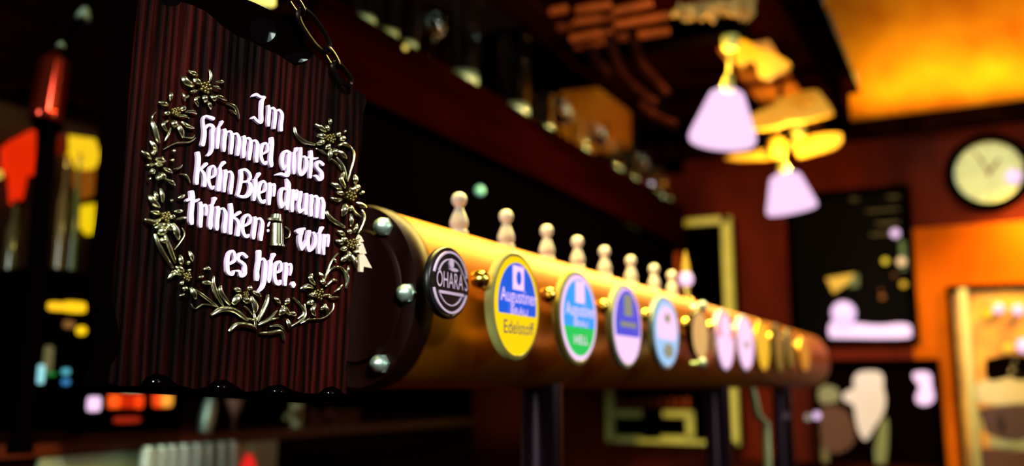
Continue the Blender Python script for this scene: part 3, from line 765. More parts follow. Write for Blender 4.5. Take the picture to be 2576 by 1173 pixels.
badge(1233, 1358, 632, 908, 'largest lit badge, blue over yellow, second from the flange', G['rimy'], G['yellow'], [
    ('panel', G['blue'], ('disc', 0, .78, .78, -.22, 1.0)), ('emblem', G['white'], ('rect', -.22, .28, .22, .72)), ('monogram', G['blue'], ('oval', 0, .5, .10, .13))],
    [('Augustiner', G['white'], 0, .15, .36, 1.5), ('BRÄU', G['white'], 0, -.12, .17, .7), ('Edelstoff', G['navy'], 0, -.42, .34, 1.25)])
badge(1402, 1503, 680, 920, 'lit badge with blue top and green bottom', G['rimy'], G['white'], [
    ('panel', G['lblue'], ('disc', 0, .80, .80, -.25, 1.0)), ('lower_panel', G['green'], ('disc', 0, .80, .80, -1.0, -.25)), ('emblem', G['white'], ('rect', -.22, .3, .22, .76))],
    [('Augustiner', G['white'], 0, .14, .38, 1.5), ('BRÄU', G['white'], 0, -.14, .17, .7), ('HELL', G['white'], 0, -.48, .26, .7)])
badge(1536, 1614, 714, 927, 'lit badge with indigo top and white bottom', G['rimg'], G['white'], [
    ('panel', G['indigo'], ('disc', 0, .80, .84, -.3, 1.0)), ('emblem', G['grey'], ('rect', -.25, .22, .25, .72)), ('bar', G['grey'], ('rect', -.5, -.04, .5, .08))])
badge(1640, 1708, 744, 930, 'pale blue and white lit badge with dark emblem at its foot', RP, G['pale'], [
    ('panel', G['white'], ('disc', .1, .72, .6, -.5, 1.0)), ('emblem', G['grey'], ('oval', .02, .38, .2, .13)), ('lower_emblem', G['grey'], ('oval', .05, -.5, .34, .2))])
sand = badge(1738, 1782, 780, 908, 'plain sand coloured badge right of the pale blue one', 'iron', G['sand'], [])
badge(1800, 1846, 780, 935, 'white lit badge with rose red top', 'letter', G['white'], [('panel', G['rose'], ('disc', .0, .85, .88, .1, 1.0)), ('centre', G['white'], ('oval', 0, .4, .5, .42))])
badge(1853, 1896, 795, 935, 'plain white lit badge left of the gold one', 'letter', G['white'], [('emblem', G['grey'], ('oval', 0, -.05, .3, .12))])
badge(1901, 1936, 806, 936, 'gold lit badge right of the white ones', 'brass', G['gold'])
badge(1946, 1972, 815, 940, 'dim olive badge right of the gold one', 'iron', G['olive'])
badge(1977, 1999, 828, 930, 'small dull grey green badge, second from the far end of the rail', 'blackb', G['olive'])
badge(2009, 2037, 848, 936, 'amber badge at the far end of the rail', 'brass', G['amber'])
# small chrome screw under the sand badge
o = onX(1756, 915, XB + .01)
MB().lathe([(.002, .0), (.008, .002), (.010, .008), (.007, .014), (.001, .016)], o, (1, 0, 0), 16).tube([o, o + V((-.012, 0, .0))], .004).build('chrome_knob', 'chrome', sand, True)
o = onX(1756, 772, XB + .012)
MB().lathe([(.002, .0), (.008, .002), (.010, .008), (.007, .014), (.001, .016)], o, (1, 0, 0), 16).tube([o, o + V((-.012, 0, .0))], .004).build('chrome_knob', 'chrome', sand, True)
# ------------------------------------------------------------------ ivory handles on top of the rail
HP = [1155, 1273, 1375, 1452, 1520, 1586, 1644, 1689]
HB = [(578), (610), (640), (660), (672), (700), (716), (728)]
HT = [489, 524, 559, 590, 614, 637, 651, 671]
names = ['nearest the carved board', 'second from the carved board', 'third from the carved board', 'fourth from the carved board', 'fifth from the carved board', 'sixth from the carved board',
         'seventh from the carved board', 'last before the glowing brass post']
zt = ZR + RZ * .97
src = None
for i, (hx, ht) in enumerate(zip(HP, HT)):
    y = onX(hx, ht, XR).y
    lab = 'ivory ball-topped beer tap on the copper rail, ' + names[i]
    if src is None:
        h = onX(hx, ht, XR).z - zt
        src = thing('beer_tap', lab, 'tap', (XR, y, zt), 'ivory beer taps on the rail')
        o = (XR, y, zt)
        MB().lathe([(.0115, -.004), (.0115, .004), (.0085, .007), (.0108, h * .22), (.0112, h * .32), (.0080, h * .5), (.0055, h * .62), (.0045, h * .68), (.0045, h * .72)], o, (0, 0, 1), 24).build('grip', 'ivory', src, True)
        MB().lathe([(.001 + .0082 * math.sin(math.pi * q / 12), h * .86 - .0092 * math.cos(math.pi * q / 12)) for q in range(13)], o, (0, 0, 1), 24).build('ball', 'ivory', src, True)
    else:
        copy_tree(src, (XR, y, zt), lab)
y = onX(1726, 700, XR).y
cl = thing('glint_post', 'small brass post with a glowing reflection at the far end of the row of handles', 'lamp', (XR, y, zt))  # glow stands for the reflection on a brass tap post
o = (XR, y, zt)
zz = onX(1726, 702, XR).z - zt
MB().lathe([(.016, -.006), (.016, .004), (.006, .008), (.006, zz - .014)], o, (0, 0, 1), 20).build('stem', 'brass', cl, True)
MB().lathe([(.004, zz - .017), (.013, zz - .010), (.0155, zz), (.012, zz + .010), (.006, zz + .016)], o, (0, 0, 1), 24).build('bulb', glow('warm white brass reflection', PINK, 1.0), cl, True)  # glowing ball stands for the reflection on the brass post, not a bulb
MB().lathe([(.008, zz + .014), (.0085, zz + .022), (.005, zz + .042), (.001, zz + .06)], o, (0, 0, 1), 20).build('glint_tip', glow('yellow brass reflection', lin((235, 180, 40)), .8), cl, True)
# ------------------------------------------------------------------ shelf above the bar, with the glasses
XF = -1.25
zb = onX(1300, 424, XF).z; ztp = onX(1400, 335, XF).z
ye = onX(1722, 560, XF).y; ys = 1.5
shelf = thing('glass_shelf', 'long red brown hanging glass shelf above the bar', 'shelf', (XF, 2.4, ztp))
MB().span((XF - .03, ys, zb), (XF, ye, ztp)).span((XF - .03, ys, ztp - .022), (XF + .006, ye, ztp)).build('fascia', 'fascia', shelf)
MB().span((XF - .42, ys, ztp - .035), (XF - .03, ye, ztp - .006)).build('board', 'dwood', shelf)
for yy in (ys + .2, ye - .1):
    MB().tube([(XF - .2, yy, ztp - .01), (XF - .2, yy, 3.46)], .012, 12).build('hanging_rod', 'iron', shelf, True)
cab = thing('hanging_cabinet', 'matt black wall cupboard under the glass shelf behind the copper rail', 'cabinet', (XF - .2, 2.4, zb))
MB().span((XF - .40, ys + .1, 1.42), (XF - .04, ye - .02, zb - .001)).build('body', 'black', cab)
MB().span((XF - .038, ye - .05, 1.38), (XF - .018, ye - .02, zb - .03)).build('edge_post', 'brownwood', cab)
MB().lathe([(.001 + .014 * math.sin(math.pi * q / 10), -.014 * math.cos(math.pi * q / 10)) for q in range(11)], onX(1207, 480, XF - .022), (1, 0, 0), 16).build('knob_highlight', mat('teal knob highlight', (.25, .75, .65), .2, coat=.5), cab, True)  # knob coloured teal in place of a highlight on the black
PALE_BASE = mat('pale base highlight', (.8, .95, .7), .25, coat=.6)  # pale colour stands for the highlight in the glass foot
def glass_src(label, R, h, mugh=False, stem=False):
    t = thing('beer_mug' if mugh else ('wine_glass' if stem else 'beer_glass'), label, 'glass', (0, 0, 0), 'glasses on the hanging shelf')
    if stem:
        pr = [(R * .8, .001), (R * .7, .004), (.005, .008), (.004, h * .4), (R * .7, h * .55), (R, h * .75), (R * .8, h), (R * .76, h), (R * .95, h * .75), (R * .6, h * .57), (.001, h * .46)]
    else:
        pr = [(R * .80, .001), (R * .82, .004), (R * .84, h * .2), (R * .9, h * .5), (R, h), (R * .94, h), (R * .85, h * .5), (R * .80, h * .18), (.001, h * .16)]
    MB().lathe(pr, (0, 0, 0), (0, 0, 1), 24, caps=False).build('bowl', 'glass', t, True)
    MB().lathe([(R * .6, h * .012), (R * .72, h * .03), (R * .78, h * .13), (R * .6, h * .15)] if not stem else [(R * .3, .009), (R * .66, .0065), (R * .66, .005), (R * .3, .003)], (0, 0, 0), (0, 0, 1), 20).build('base', PALE_BASE, t, True)
    if mugh:
        MB().tube(catmull([(0, R * .9, h * .85), (0, R * 1.6, h * .8), (0, R * 1.75, h * .5), (0, R * 1.45, h * .25), (0, R * .82, h * .2)], 6), .008, 10).build('handle', 'glass', t, True)
    return t
g1 = glass_src('clear beer glass', .04, .13)
g2 = glass_src('tall clear boot mug with handle', .058, .27, True)
g3 = glass_src('stemmed clear glass', .038, .17, stem=True)
used = set()
def put_glass(src, px, label, dx=0.0):
    y = onX(px, 300, XF - dx).y
    loc = (XF - dx, y, ztp + .001)
    if src.name not in used:
        used.add(src.name); src.location = loc; src['label'] = label; return src
    return copy_tree(src, loc, label)
GL = [(g1, 905, 'clear beer glass at the near end of the hanging shelf'), (g1, 965, 'clear beer glass second along the hanging shelf'), (g1, 1015, 'clear beer glass third along the hanging shelf'),
      (g3, 1085, 'stemmed glass left of the tall dark goblet'), (g2, 1162, 'big handled mug left of the tallest mug'), (g2, 1296, 'tallest handled mug at the middle of the hanging shelf'),
      (g1, 1370, 'clear glass just right of the tallest mug'), (g3, 1420, 'stemmed glass second right of the tallest mug'), (g1, 1462, 'clear glass against the orange wall, left of the pair'),
      (g3, 1508, 'stemmed glass against the orange wall'), (g1, 1545, 'clear glass at the right edge of the orange wall patch'), (g1, 1585, 'clear glass fourth from the far end of the shelf'),
      (g3, 1612, 'stemmed glass third from the far end of the shelf'), (g1, 1640, 'clear glass second from the far end of the shelf'), (g1, 1668, 'clear glass at the far end of the hanging shelf')]
for s_, px, lab in GL: put_glass(s_, px, lab, .06 if s_ is g2 else .036)
# glowing beads standing for highlights on the glasses and shelf edge
FB = [(1020, 120, (230, 205, 90), 'small yellow fairy bulb near the left end of the shelf', .9), (1640, 462, (235, 225, 250), 'white fairy bulb at the far end of the shelf', 1.0), (1671, 462, (215, 140, 35), 'orange fairy bulb at the far end of the shelf', .8),  # these beads stand for highlights; the shelf has no fairy bulbs
      (1668, 494, (165, 190, 145), 'pale green fairy bulb lowest at the far end of the shelf', .7)]  # also a highlight bead, not a bulb
for px, py, c, lab, s_ in FB:
    o = onX(px, py, XF + .012)
    one('shelf_glint', MB().lathe([(.001 + .006 * math.sin(math.pi * q / 10), -.007 * math.cos(math.pi * q / 10)) for q in range(11)], o, (0, 0, 1), 14).tube([o, o + V((-.016, 0, .004))], .002, 6),
        glow('bulb ' + lab[:12] + str(px), lin(c), s_), lab, 'light bulb', 'glowing highlight beads on the shelf', smooth=True)  # glow of the highlight beads, no real bulbs
# ------------------------------------------------------------------ canopy over the bar
ZC = 2.60
ZT = onX(2116, 164, -0.49).z
XE = -0.49
e0, e1 = onX(2190, 425, XE).y, onX(1950, 0, XE)
zl_b = onX(2100, 262, XE).z
canopy = thing('bar_canopy', 'dark oak canopy frame over the bar, lit orange inside by its lamps', 'canopy', (-.9, 3, ZC))
MB().span((XE - .10, .6, zl_b), (XE, e0, ZT)).build('outer_beam', 'beam', canopy)
MB().span((XE - .115, .6, zl_b + .03), (XE - .10, e0, ZT - .03)).build('inner_moulding', 'fascia', canopy)
MB().span((-1.34, .6, zl_b + .02), (-1.22, e0, ZC)).build('inner_beam', 'dwood', canopy)
MB().span((-.80, 3.25, ZC), (XE - .085, e0, ZC + .03)).build('ceiling_boards', 'ceilboard', canopy)
MB().span((-1.22, 3.25, ZC), (-.80, e0, ZC + .03)).span((-1.22, .6, ZC), (XE - .085, 3.25, ZC + .03)).build('shaded_boards', 'fascia', canopy)  # darker boards put the ceiling's shade into the colour
yc = e0 - .04
MB().span((-1.22, e0 - .06, 2.30), (XE - .1, e0 + .02, ZC)).build('end_board', 'black', canopy)
MB().span((-1.22, 3.68, 2.40), (XE - .115, 3.76, 2.465)).build('cross_beam', 'black', canopy)
MB().span((-1.22, 2.86, 2.50), (XE - .115, 2.94, ZC)).build('cross_beam', 'black', canopy)
for xx in (-1.15, -.66):
    MB().tube([(xx, 3.72, 2.47), (xx, 3.72, ZC)], .012).build('beam_hanger', 'iron', canopy)
for yy in (.9, e0 - .1):
    for xx in (XE - .05, -1.28):
        MB().span((xx - .015, yy - .015, ZC), (xx + .015, yy + .015, 3.46)).build('hanger', 'iron', canopy)
# ------------------------------------------------------------------ pendant lamps
def pendant(px, pyc, pyt, w_top, w_bot, hpx, Y, roll, label, zrose):
    c = onY(px, pyc, Y)
    d = (c - EYE).dot(CF)
    k = d / F
    R1, R0, h = w_bot * k / 2, w_top * k / 2, hpx * k * 1.05
    t = thing('pendant_lamp', label, 'lamp', c, 'pendant lamps under the canopy')
    ax = (V((0, 0, 1)) + CR * math.tan(roll)).normalized()
    o = c
    prof = [(R1 * .97, -h * .5), (R1, -h * .44), (R1 * .98, -h * .36), (R0 * 1.14, h * .34), (R0 * 1.02, h * .43), (R0 * .72, h * .49), (R0 * .3, h * .5)]
    MB().lathe(prof, o, ax, 40).build('shade', M['shade'], t, True)
    top = o + ax * h * .5
    MB().lathe([(R0 * .42, -.002), (R0 * .42, .012), (R0 * .30, .04), (R0 * .16, .055)], top, ax, 20).build('socket', mat('green brass ' + label[:10], (0.55, .5, .12), .35, .3), t, True)
    rose = onY(pyt[0], pyt[1], Y); rose.z = zrose
    MB().tube([top + ax * .05, (top + ax * .05) * .5 + rose * .5 + V((0, 0, 0)), rose - V((0, 0, .03))], .0045, 8).build('cord', mat('straw cord ' + label[:10], (.45, .4, .08), .6), t, True)
    MB().lathe([(.022, -.045), (.028, -.03), (.028, 0)], rose, (0, 0, 1), 20).build('ceiling_rose', mat('olive cap ' + label[:10], (.5, .5, .12), .5), t, True)
    return t, c
lp1, c1 = pendant(1823, 292, (1836, 75), 82, 166, 128, 2.9, math.radians(8), 'nearer glowing white pendant lamp with cone shade', 2.499)
lp2, c2 = pendant(1983, 483, (2010, 330), 70, 124, 92, 3.72, math.radians(-9), 'farther glowing white pendant lamp with cone shade', 2.399)
for c, en in ((c1, 34), (c2, 30)):
    l = light('pendant_bulb_light', 'POINT', c + V((0, 0, .10)), en, (1.0, .60, .10), .03)
    l2 = light('pendant_down_light', 'POINT', c - V((0, 0, .10)), 5, (1.0, .66, .2), .04)
# ------------------------------------------------------------------ wooden things under the canopy, lit by the lamps
def slab(name, poly, Y, th, m, label, cat, hole=None, group=None):
    """wooden piece with a traced outline, standing at depth Y with real thickness"""
    pts = [onY(x, y, Y) for x, y in poly]
    mb = MB()
    if hole:
        # ring: outline and hole bridged by fill
        bm = bmesh.new(); allv = []
        for lp in (poly, hole):
            vs = [bm.verts.new((x, y, 0)) for x, y in lp]
            for a, b in zip(vs, vs[1:] + vs[:1]): bm.edges.new((a, b))
            allv += vs
        bmesh.ops.triangle_fill(bm, use_beauty=True, edges=bm.edges[:])
        idx = {v: i for i, v in enumerate(allv)}
        fr = [onY(v.co.x, v.co.y, Y) for v in allv]
        n = len(fr); fs = [tuple(idx[v] for v in f.verts) for f in bm.faces]
        k0 = len(poly)
        side = []
        for s0, ln in ((0, k0), (k0, len(hole))):
            side += [(s0 + i, s0 + (i + 1) % ln, s0 + (i + 1) % ln + n, s0 + i + n) for i in range(ln)]
        mb.add(fr + [p + V((0, th, 0)) for p in fr], fs + [tuple(i + n for i in f[::-1]) for f in fs] + side)
        bm.free()
    else:
        mb.prism(pts, (0, th, 0))
    return one(name, mb, m, label, cat, group)
slab('wooden_paddle', catmull([(1846, 118), (1852, 103), (1868, 98), (1905, 118), (1950, 136), (1985, 158), (1984, 168), (1960, 180), (1925, 196), (1908, 190), (1905, 168), (1890, 150), (1874, 152), (1862, 166), (1848, 150)], 3), 3.14, .03, 'plank',
     'honey coloured wooden paddle glowing right above the nearer pendant lamp', 'paddle')
slab('wooden_yoke', catmull([(1890, 288), (1950, 262), (1952, 250), (2000, 236), (2050, 226), (2068, 240), (2092, 274), (2086, 286), (2020, 303), (1980, 306), (1960, 316), (1905, 324), (1880, 322)], 3), 3.60, .04, 'plank',
     'yellow lit wooden yoke with a slot under the far canopy end', 'yoke', hole=[(2006, 268), (2012, 258), (2038, 252), (2044, 258), (2034, 264), (2014, 272)])
slab('wooden_ladle', catmull([(1822, 398), (1850, 388), (1900, 384), (1915, 374), (1932, 382), (1936, 398), (1900, 401), (1850, 403)], 3), 3.88, .03, 'plank', 'wooden ladle left of the cup, above the farther pendant lamp', 'ladle')
slab('wooden_shovel', catmull([(1990, 354), (2004, 358), (2030, 346), (2060, 338), (2110, 334), (2118, 348), (2108, 366), (2070, 380), (2020, 392), (2006, 394), (2002, 376)], 3), 3.88, .03, 'plank', 'wooden shovel blade right of the cup, above the farther pendant lamp', 'shovel')
cu = onY(1954, 374, 3.86)
one('wooden_cup', MB().lathe([(.032, -.04), (.036, -.03), (.038, .03), (.036, .04), (.03, .04), (.03, -.02), (.001, -.02)], cu, (0.15, 0, 1), 24), 'plank', 'small wooden cup between the ladle and the shovel', 'cup', smooth=True)
# they hang on a rod
# ------------------------------------------------------------------ old sledge hanging under the canopy
YS = 2.28
sl = thing('wooden_sledge', 'old brown wooden sledge hanging upside down under the dark ceiling left of the lamps', 'sledge', onY(1530, 60, YS))
for (x0, y0, x1, y1, yo) in ((1385, 30, 1425, 22, 0), (1450, 26, 1535, 12, 0), (1448, 56, 1540, 40, .05), (1404, 70, 1442, 60, .1), (1436, 98, 1540, 76, .12), (1450, 118, 1520, 104, .18), (1545, 30, 1640, 8, .02), (1550, 62, 1680, 40, .08), (1556, 96, 1682, 78, .14)):
    a, b = onY(x0, y0, YS + yo), onY(x1, y1, YS + yo)
    MB().tube([a, a * .5 + b * .5, b], [.012, .014, .012], 8).build('slat', 'brownwood', sl, True)
for pts in ([(1530, 90), (1545, 140), (1562, 180), (1590, 215), (1620, 240), (1652, 262)], [(1590, 80), (1602, 130), (1616, 165), (1642, 195), (1680, 240)], [(1485, 120), (1505, 160), (1530, 185)], [(1612, 262), (1640, 288), (1670, 305), (1700, 316)]):
    MB().tube(catmull([tuple(onY(x, y, YS + .1)) for x, y in pts], 5), .014, 10).build('runner', 'dwood', sl, True)
# dried hops along the near cross beam
mb = MB()
for i in range(420):
    px = 1690 + random.random() * 205
    py = 36 - random.random() * 70 + (12 if 1720 < px < 1900 else 0) * random.random()
    o = onY(px, py, 2.70 + random.random() * .06)
    if o.z > 2.55: continue
    R = Matrix.Rotation(random.random() * 6, 3, V((random.random() - .5, random.random() - .5, random.random() - .5)))
    s = .012 + random.random() * .01
    vs = [o + R @ V(q) * s for q in ((0, 0, 1), (.6, 0, 0), (0, .6, 0), (-.6, 0, 0), (0, -.6, 0), (0, 0, -1.1))]
    mb.add(vs, [(0, 1, 2), (0, 2, 3), (0, 3, 4), (0, 4, 1), (5, 2, 1), (5, 3, 2), (5, 4, 3), (5, 1, 4)])
hp = one('hop_garland', mb, 'hops', 'tan garland of dried hops along the canopy above the nearer lamp', 'garland'); hp['kind'] = 'stuff'
MB().span((XE, 2.0, ZT - .072), (XE + .052, e0, ZT - .06)).build('bottle_ledge', 'beam', canopy)
# small bottles standing on the outer beam
BT = [(2062, 8), (2086, 42), (2112, 72), (2102, 110), (2100, 142), (2130, 190), (2152, 246)]
sb = None
lab = ['topmost', 'second', 'third', 'fourth', 'fifth', 'sixth', 'lowest']
for i, (px, py) in enumerate(BT):
    o = onX(px, py + 30, XE + .026)
    y = o.y
    L = 'small pale green bottle on the canopy beam, %s of that row' % lab[i]
    loc = (XE + .026, y, ZT - .0595)
    if sb is None:
        sb = thing('small_bottle', L, 'bottle', loc, 'bottles on the canopy beam')
        z0 = loc
        MB().lathe([(.020, 0), (.0215, .004), (.0215, .05), (.018, .062), (.0085, .075), (.0085, .092), (.010, .095), (.010, .10)], z0, (0, 0, 1), 20).build('body', mat('pale green glazed bottle', (.45, .62, .4), .15, .2, coat=.5), sb, True)
        MB().lathe([(.0075, .10), (.0085, .112), (.006, .116)], z0, (0, 0, 1), 14).build('cork', 'brownwood', sb, True)
    else:
        copy_tree(sb, loc, L)
# ------------------------------------------------------------------ far wall: clock, dark board, posters, cream cabinet
def frame_pts(x0, y0, x1, y1, Y):
    ym = (y0 + min(y1, 1173)) / 2; xm = (x0 + x1) / 2
    return V((onY(x0, ym, Y).x, Y, onY(xm, y1, Y).z)), V((onY(x1, ym, Y).x, Y, onY(xm, y0, Y).z))
cc = onY(2487, 436, YB)
k = (cc - EYE).dot(CF) / F
clock = thing('wall_clock', 'round wall clock with pale yellow dial and thick black rim', 'clock', cc)
R = 80 * k
MB().lathe([(R * .97, -.0), (R * 1.24, 0), (R * 1.26, -.02), (R * 1.2, -.045), (R * 1.03, -.05), (R * .97, -.03)], cc, (0, 1, 0), 48, caps=False).build('rim', 'black', clock, True)
MB().lathe([(R * .99, 0), (R * .99, -.018)], cc, (0, 1, 0), 48).build('dial', 'clockface', clock)
for a, ln, w in ((40, .5, .035), (-25, .75, .025)):
    d = V((math.sin(math.radians(a)), 0, math.cos(math.radians(a))))
    MB().tube([cc + V((0, -.024, 0)) - d * R * .1, cc + V((0, -.024, 0)) + d * R * ln], R * w, 6).build('hand', 'brownwood', clock)
mb = MB()
for h in range(12):
    d = V((math.sin(h * math.pi / 6), 0, math.cos(h * math.pi / 6)))
    mb.tube([cc + V((0, -.0185, 0)) + d * R * .80, cc + V((0, -.0185, 0)) + d * R * .9], R * .018, 6)
mb.build('hour_marks', 'brownwood', clock)
MB().lathe([(.001 + R * .22 * math.sin(math.pi * q / 12), -.02 - R * .06 * (1 - math.cos(math.pi * q / 12))) for q in range(13)], cc + V((R * .66, -.0, -R * .22)), (0, 1, 0), 20).build('dial_reflection', glow('clock glass reflection', PINK, 1.0), clock, True)  # glowing cap stands for a lamp's reflection in the clock glass
pa, pb = onY(2300, 900, YB), onY(2480, 563, YB)
op = struct('wall_back_panel', MB().span((pa.x, YB - .004, 0.9), (2.4, YB - .001, pb.z)), 'panelpaint')
# dark board whose glowing parts stand for reflected lights
def picture(name, label, cat, x0, y0, x1, y1, Y, fw, fm, pm, depth=.03):
    a, b = frame_pts(x0, y0, x1, y1, Y)
    t = thing(name, label, cat, ((a.x + b.x) / 2, Y, a.z))
    mb = MB()
    mb.span((a.x, Y - depth, a.z), (a.x + fw, Y, b.z)).span((b.x - fw, Y - depth, a.z), (b.x, Y, b.z))
    mb.span((a.x + fw, Y - depth, a.z), (b.x - fw, Y, a.z + fw)).span((a.x + fw, Y - depth, b.z - fw), (b.x - fw, Y, b.z))
    mb.build('frame', fm, t)
    p = MB().span((a.x + fw, Y - .012, a.z + fw), (b.x - fw, Y, b.z - fw)).build('panel', pm, t)
    return t, p
M['slate'] = mat('black slate', (0.001, 0.0005, 0.0005), 0.6, spec=.02)
bd, bp = picture('reflecting_board', 'large black framed board with chalk lines and glowing patches standing for reflected lamps', 'menu board', 1985, 478, 2300, 868, YB - .002, .03, 'black', 'slate')
YP = YB - .018
def blob(mb, px, py, rx, ry, Y, th=.012, seg=20):
    mb.prism([onY(px + rx * math.cos(2 * math.pi * q / seg), py + ry * math.sin(2 * math.pi * q / seg), Y) for q in range(seg)], (0, th, 0)); return mb
def ball(mb, px, py, r, Y):
    o = onY(px, py, Y); k = (o - EYE).dot(CF) / F * r
    return mb.lathe([(.0002 + k * math.sin(math.pi * q / 10), -k * math.cos(math.pi * q / 10)) for q in range(11)], o, (0, 1, 0), 16)
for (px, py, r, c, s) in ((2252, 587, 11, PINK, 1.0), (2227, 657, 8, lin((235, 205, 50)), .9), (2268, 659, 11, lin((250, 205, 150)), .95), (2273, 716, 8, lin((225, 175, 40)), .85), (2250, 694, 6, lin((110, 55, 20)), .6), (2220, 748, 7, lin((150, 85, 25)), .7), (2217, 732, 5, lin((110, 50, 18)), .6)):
    ball(MB(), px, py, r, YP - .02).build('bulb', glow('board reflection %d' % px, c, s), bd, True)  # glowing balls stand for lights reflected in the board
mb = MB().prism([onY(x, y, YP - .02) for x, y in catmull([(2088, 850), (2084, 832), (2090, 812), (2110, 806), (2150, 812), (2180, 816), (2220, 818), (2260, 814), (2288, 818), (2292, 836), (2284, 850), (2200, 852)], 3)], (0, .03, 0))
mb.build('reflected_bar', glow('white reflected bar', PINK, 1.0), bd)  # bar glows as a reflection, not a lamp
mb = MB(); ball(mb, 2122, 788, 30, YP - .05); mb.build('reflected_ball', glow('white reflected ball', PINK, 1.0), bd, True)  # glowing ball in place of a reflected light
mb = MB().prism([onY(x, y, YP) for x, y in [(2078, 700), (2150, 688), (2130, 716), (2096, 738)]], (0, .01, 0)); mb.build('board_patch', glow('glowing yellow patch', lin((225, 170, 35)), .8), bd)  # this patch glows like a reflection on the dark surface
mb = MB().prism([onY(x, y, YP) for x, y in [(2140, 692), (2160, 690), (2160, 720), (2136, 724)]], (0, .01, 0)); mb.build('board_patch', mat('green card', (.12, .16, .06), .7), bd)
mb = MB().prism([onY(x, y, YP) for x, y in [(2262, 600), (2282, 612), (2280, 680), (2266, 680)]], (0, .01, 0)); mb.build('board_patch', mat('teal card', (.08, .16, .1), .7), bd)
chalk = mat('chalk', (.28, .24, .13), .9)
for (x0, x1, y) in ((2140, 2160, 502), (2232, 2262, 496), (2180, 2262, 530), (2205, 2262, 562), (2190, 2250, 590)):
    a, b = onY(x0, y + 4, YP), onY(x1, y - 4, YP)
    mb = MB(); n = max(3, int((x1 - x0) / 7))
    for q in range(n):
        xx = a.x + (b.x - a.x) * (q + .5) / n
        mb.tube([(xx - .006, YP, a.z), (xx, YP, b.z if q % 3 else b.z + .006), (xx + .006, YP, a.z + .003)], .0022, 5)
    mb.build('chalk_line', chalk, bd)
# lower picture
wp = MB().prism([onY(x, y, YB - .002) for x, y in [(1015, 62), (1165, 55), (1165, -120), (1720, -120), (1720, 440), (1592, 440), (1592, 268), (1545, 215), (1410, 232), (1402, 560), (1015, 560)]], (0, -.03, 0))
one('wall_panel', wp, 'black', 'black stepped panel on the orange far wall behind the shelf glasses', 'panel')
M['pic_dark'] = mat('dark print', (0.002, 0.0006, 0.0005), .6, spec=.0)
lpic, _ = picture('poster', 'black framed poster with a white figure at its left, below the black board', 'poster', 2046, 905, 2372, 1260, YB - .002, .03, 'black', 'pic_dark')
wfm = mat('white print', (.85, .76, .95), .6)
for nm, m, poly in (('white_figure', wfm, [(2152, 975), (2146, 960), (2156, 940), (2180, 934), (2210, 936), (2222, 950), (2222, 975), (2228, 1005), (2222, 1040), (2200, 1075), (2178, 1108), (2160, 1085), (2152, 1050), (2146, 1020), (2126, 1010), (2120, 996), (2130, 985)]),
                    ('grey_shape', mat('greenish print', (.25, .24, .14), .7), [(2056, 985), (2075, 970), (2105, 978), (2112, 1000), (2100, 1012), (2070, 1015), (2058, 1005)]),
                    ('grey_shape', mat('rust print', (.10, .03, .02), .7), [(2056, 1030), (2105, 1022), (2140, 1050), (2150, 1110), (2110, 1140), (2070, 1130), (2056, 1090)]),
                    ('grey_shape', mat('sage print', (.22, .25, .12), .7), [(2212, 1070), (2230, 1050), (2234, 1100), (2226, 1175), (2205, 1180), (2200, 1130)]),
                    ('grey_shape', mat('khaki print', (.16, .13, .05), .7), [(2055, 1120), (2075, 1110), (2085, 1160), (2075, 1185), (2055, 1185)])):
    MB().prism([onY(x, y, YP) for x, y in catmull(poly, 3)], (0, .008, 0)).build(nm, m, lpic)
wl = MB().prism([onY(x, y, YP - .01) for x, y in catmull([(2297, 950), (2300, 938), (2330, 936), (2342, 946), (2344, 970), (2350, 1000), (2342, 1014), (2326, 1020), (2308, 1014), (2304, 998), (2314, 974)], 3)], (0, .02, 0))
wl.build('lamp_reflection', glow('white lamp reflection', PINK, .97), lpic)  # glowing shape stands for the pendant lamp's reflection
# right poster in a frame with brass strip
M['goldprint'] = mat('golden print', (.8, .36, .03), .5, col2=(.45, .15, .01), vscale=9)
rp, _ = picture('framed_print', 'tall golden framed print with glowing reflection spots at the right edge of the picture', 'picture', 2398, 716, 2640, 1300, YB - .002, .022, 'black', 'goldprint', .04)
a = onY(2424, 1290, YP); b = onY(2424, 728, YP)
a0 = onY(2412, 728, YP).x; b0 = onY(2432, 728, YP).x
MB().span((a0, YP - .03, a.z), (b0, YP, b.z)).build('brass_strip', mat('dull brass strip', (.5, .35, .1), .35, .8), rp)
for nm, m, poly in (('dark_shape', 'pic_dark', [(2478, 905), (2520, 895), (2580, 896), (2600, 930), (2575, 960), (2540, 950), (2520, 955), (2490, 960), (2478, 940)]),
                    ('pale_shape', mat('pale figure print', (.6, .48, .28), .7), [(2440, 980), (2470, 960), (2500, 955), (2535, 942), (2548, 910), (2560, 912), (2570, 945), (2600, 960), (2600, 1010), (2540, 1020), (2480, 1015), (2440, 1000)]),
                    ('dark_shape', mat('umber print', (.06, .02, .02), .7), [(2460, 1030), (2520, 1020), (2600, 1020), (2600, 1100), (2540, 1110), (2480, 1090)]),
                    ('pale_shape', mat('ochre print', (.45, .32, .08), .7), [(2445, 1035), (2475, 1030), (2482, 1060), (2465, 1085), (2448, 1070)]),
                    ('pale_shape', mat('flesh print', (.42, .22, .1), .7), [(2500, 1060), (2520, 1045), (2530, 1080), (2515, 1095)]),
                    ('pale_shape', mat('grey green print', (.3, .3, .16), .7), [(2490, 1100), (2560, 1112), (2600, 1090), (2600, 1130), (2530, 1135), (2490, 1120)]),
                    ('dark_shape', mat('brown print', (.08, .02, .01), .7), [(2440, 1130), (2600, 1140), (2600, 1280), (2440, 1280)])):
    MB().prism([onY(x, y, YP) for x, y in catmull(poly, 3)], (0, .006, 0)).build(nm, m, rp)
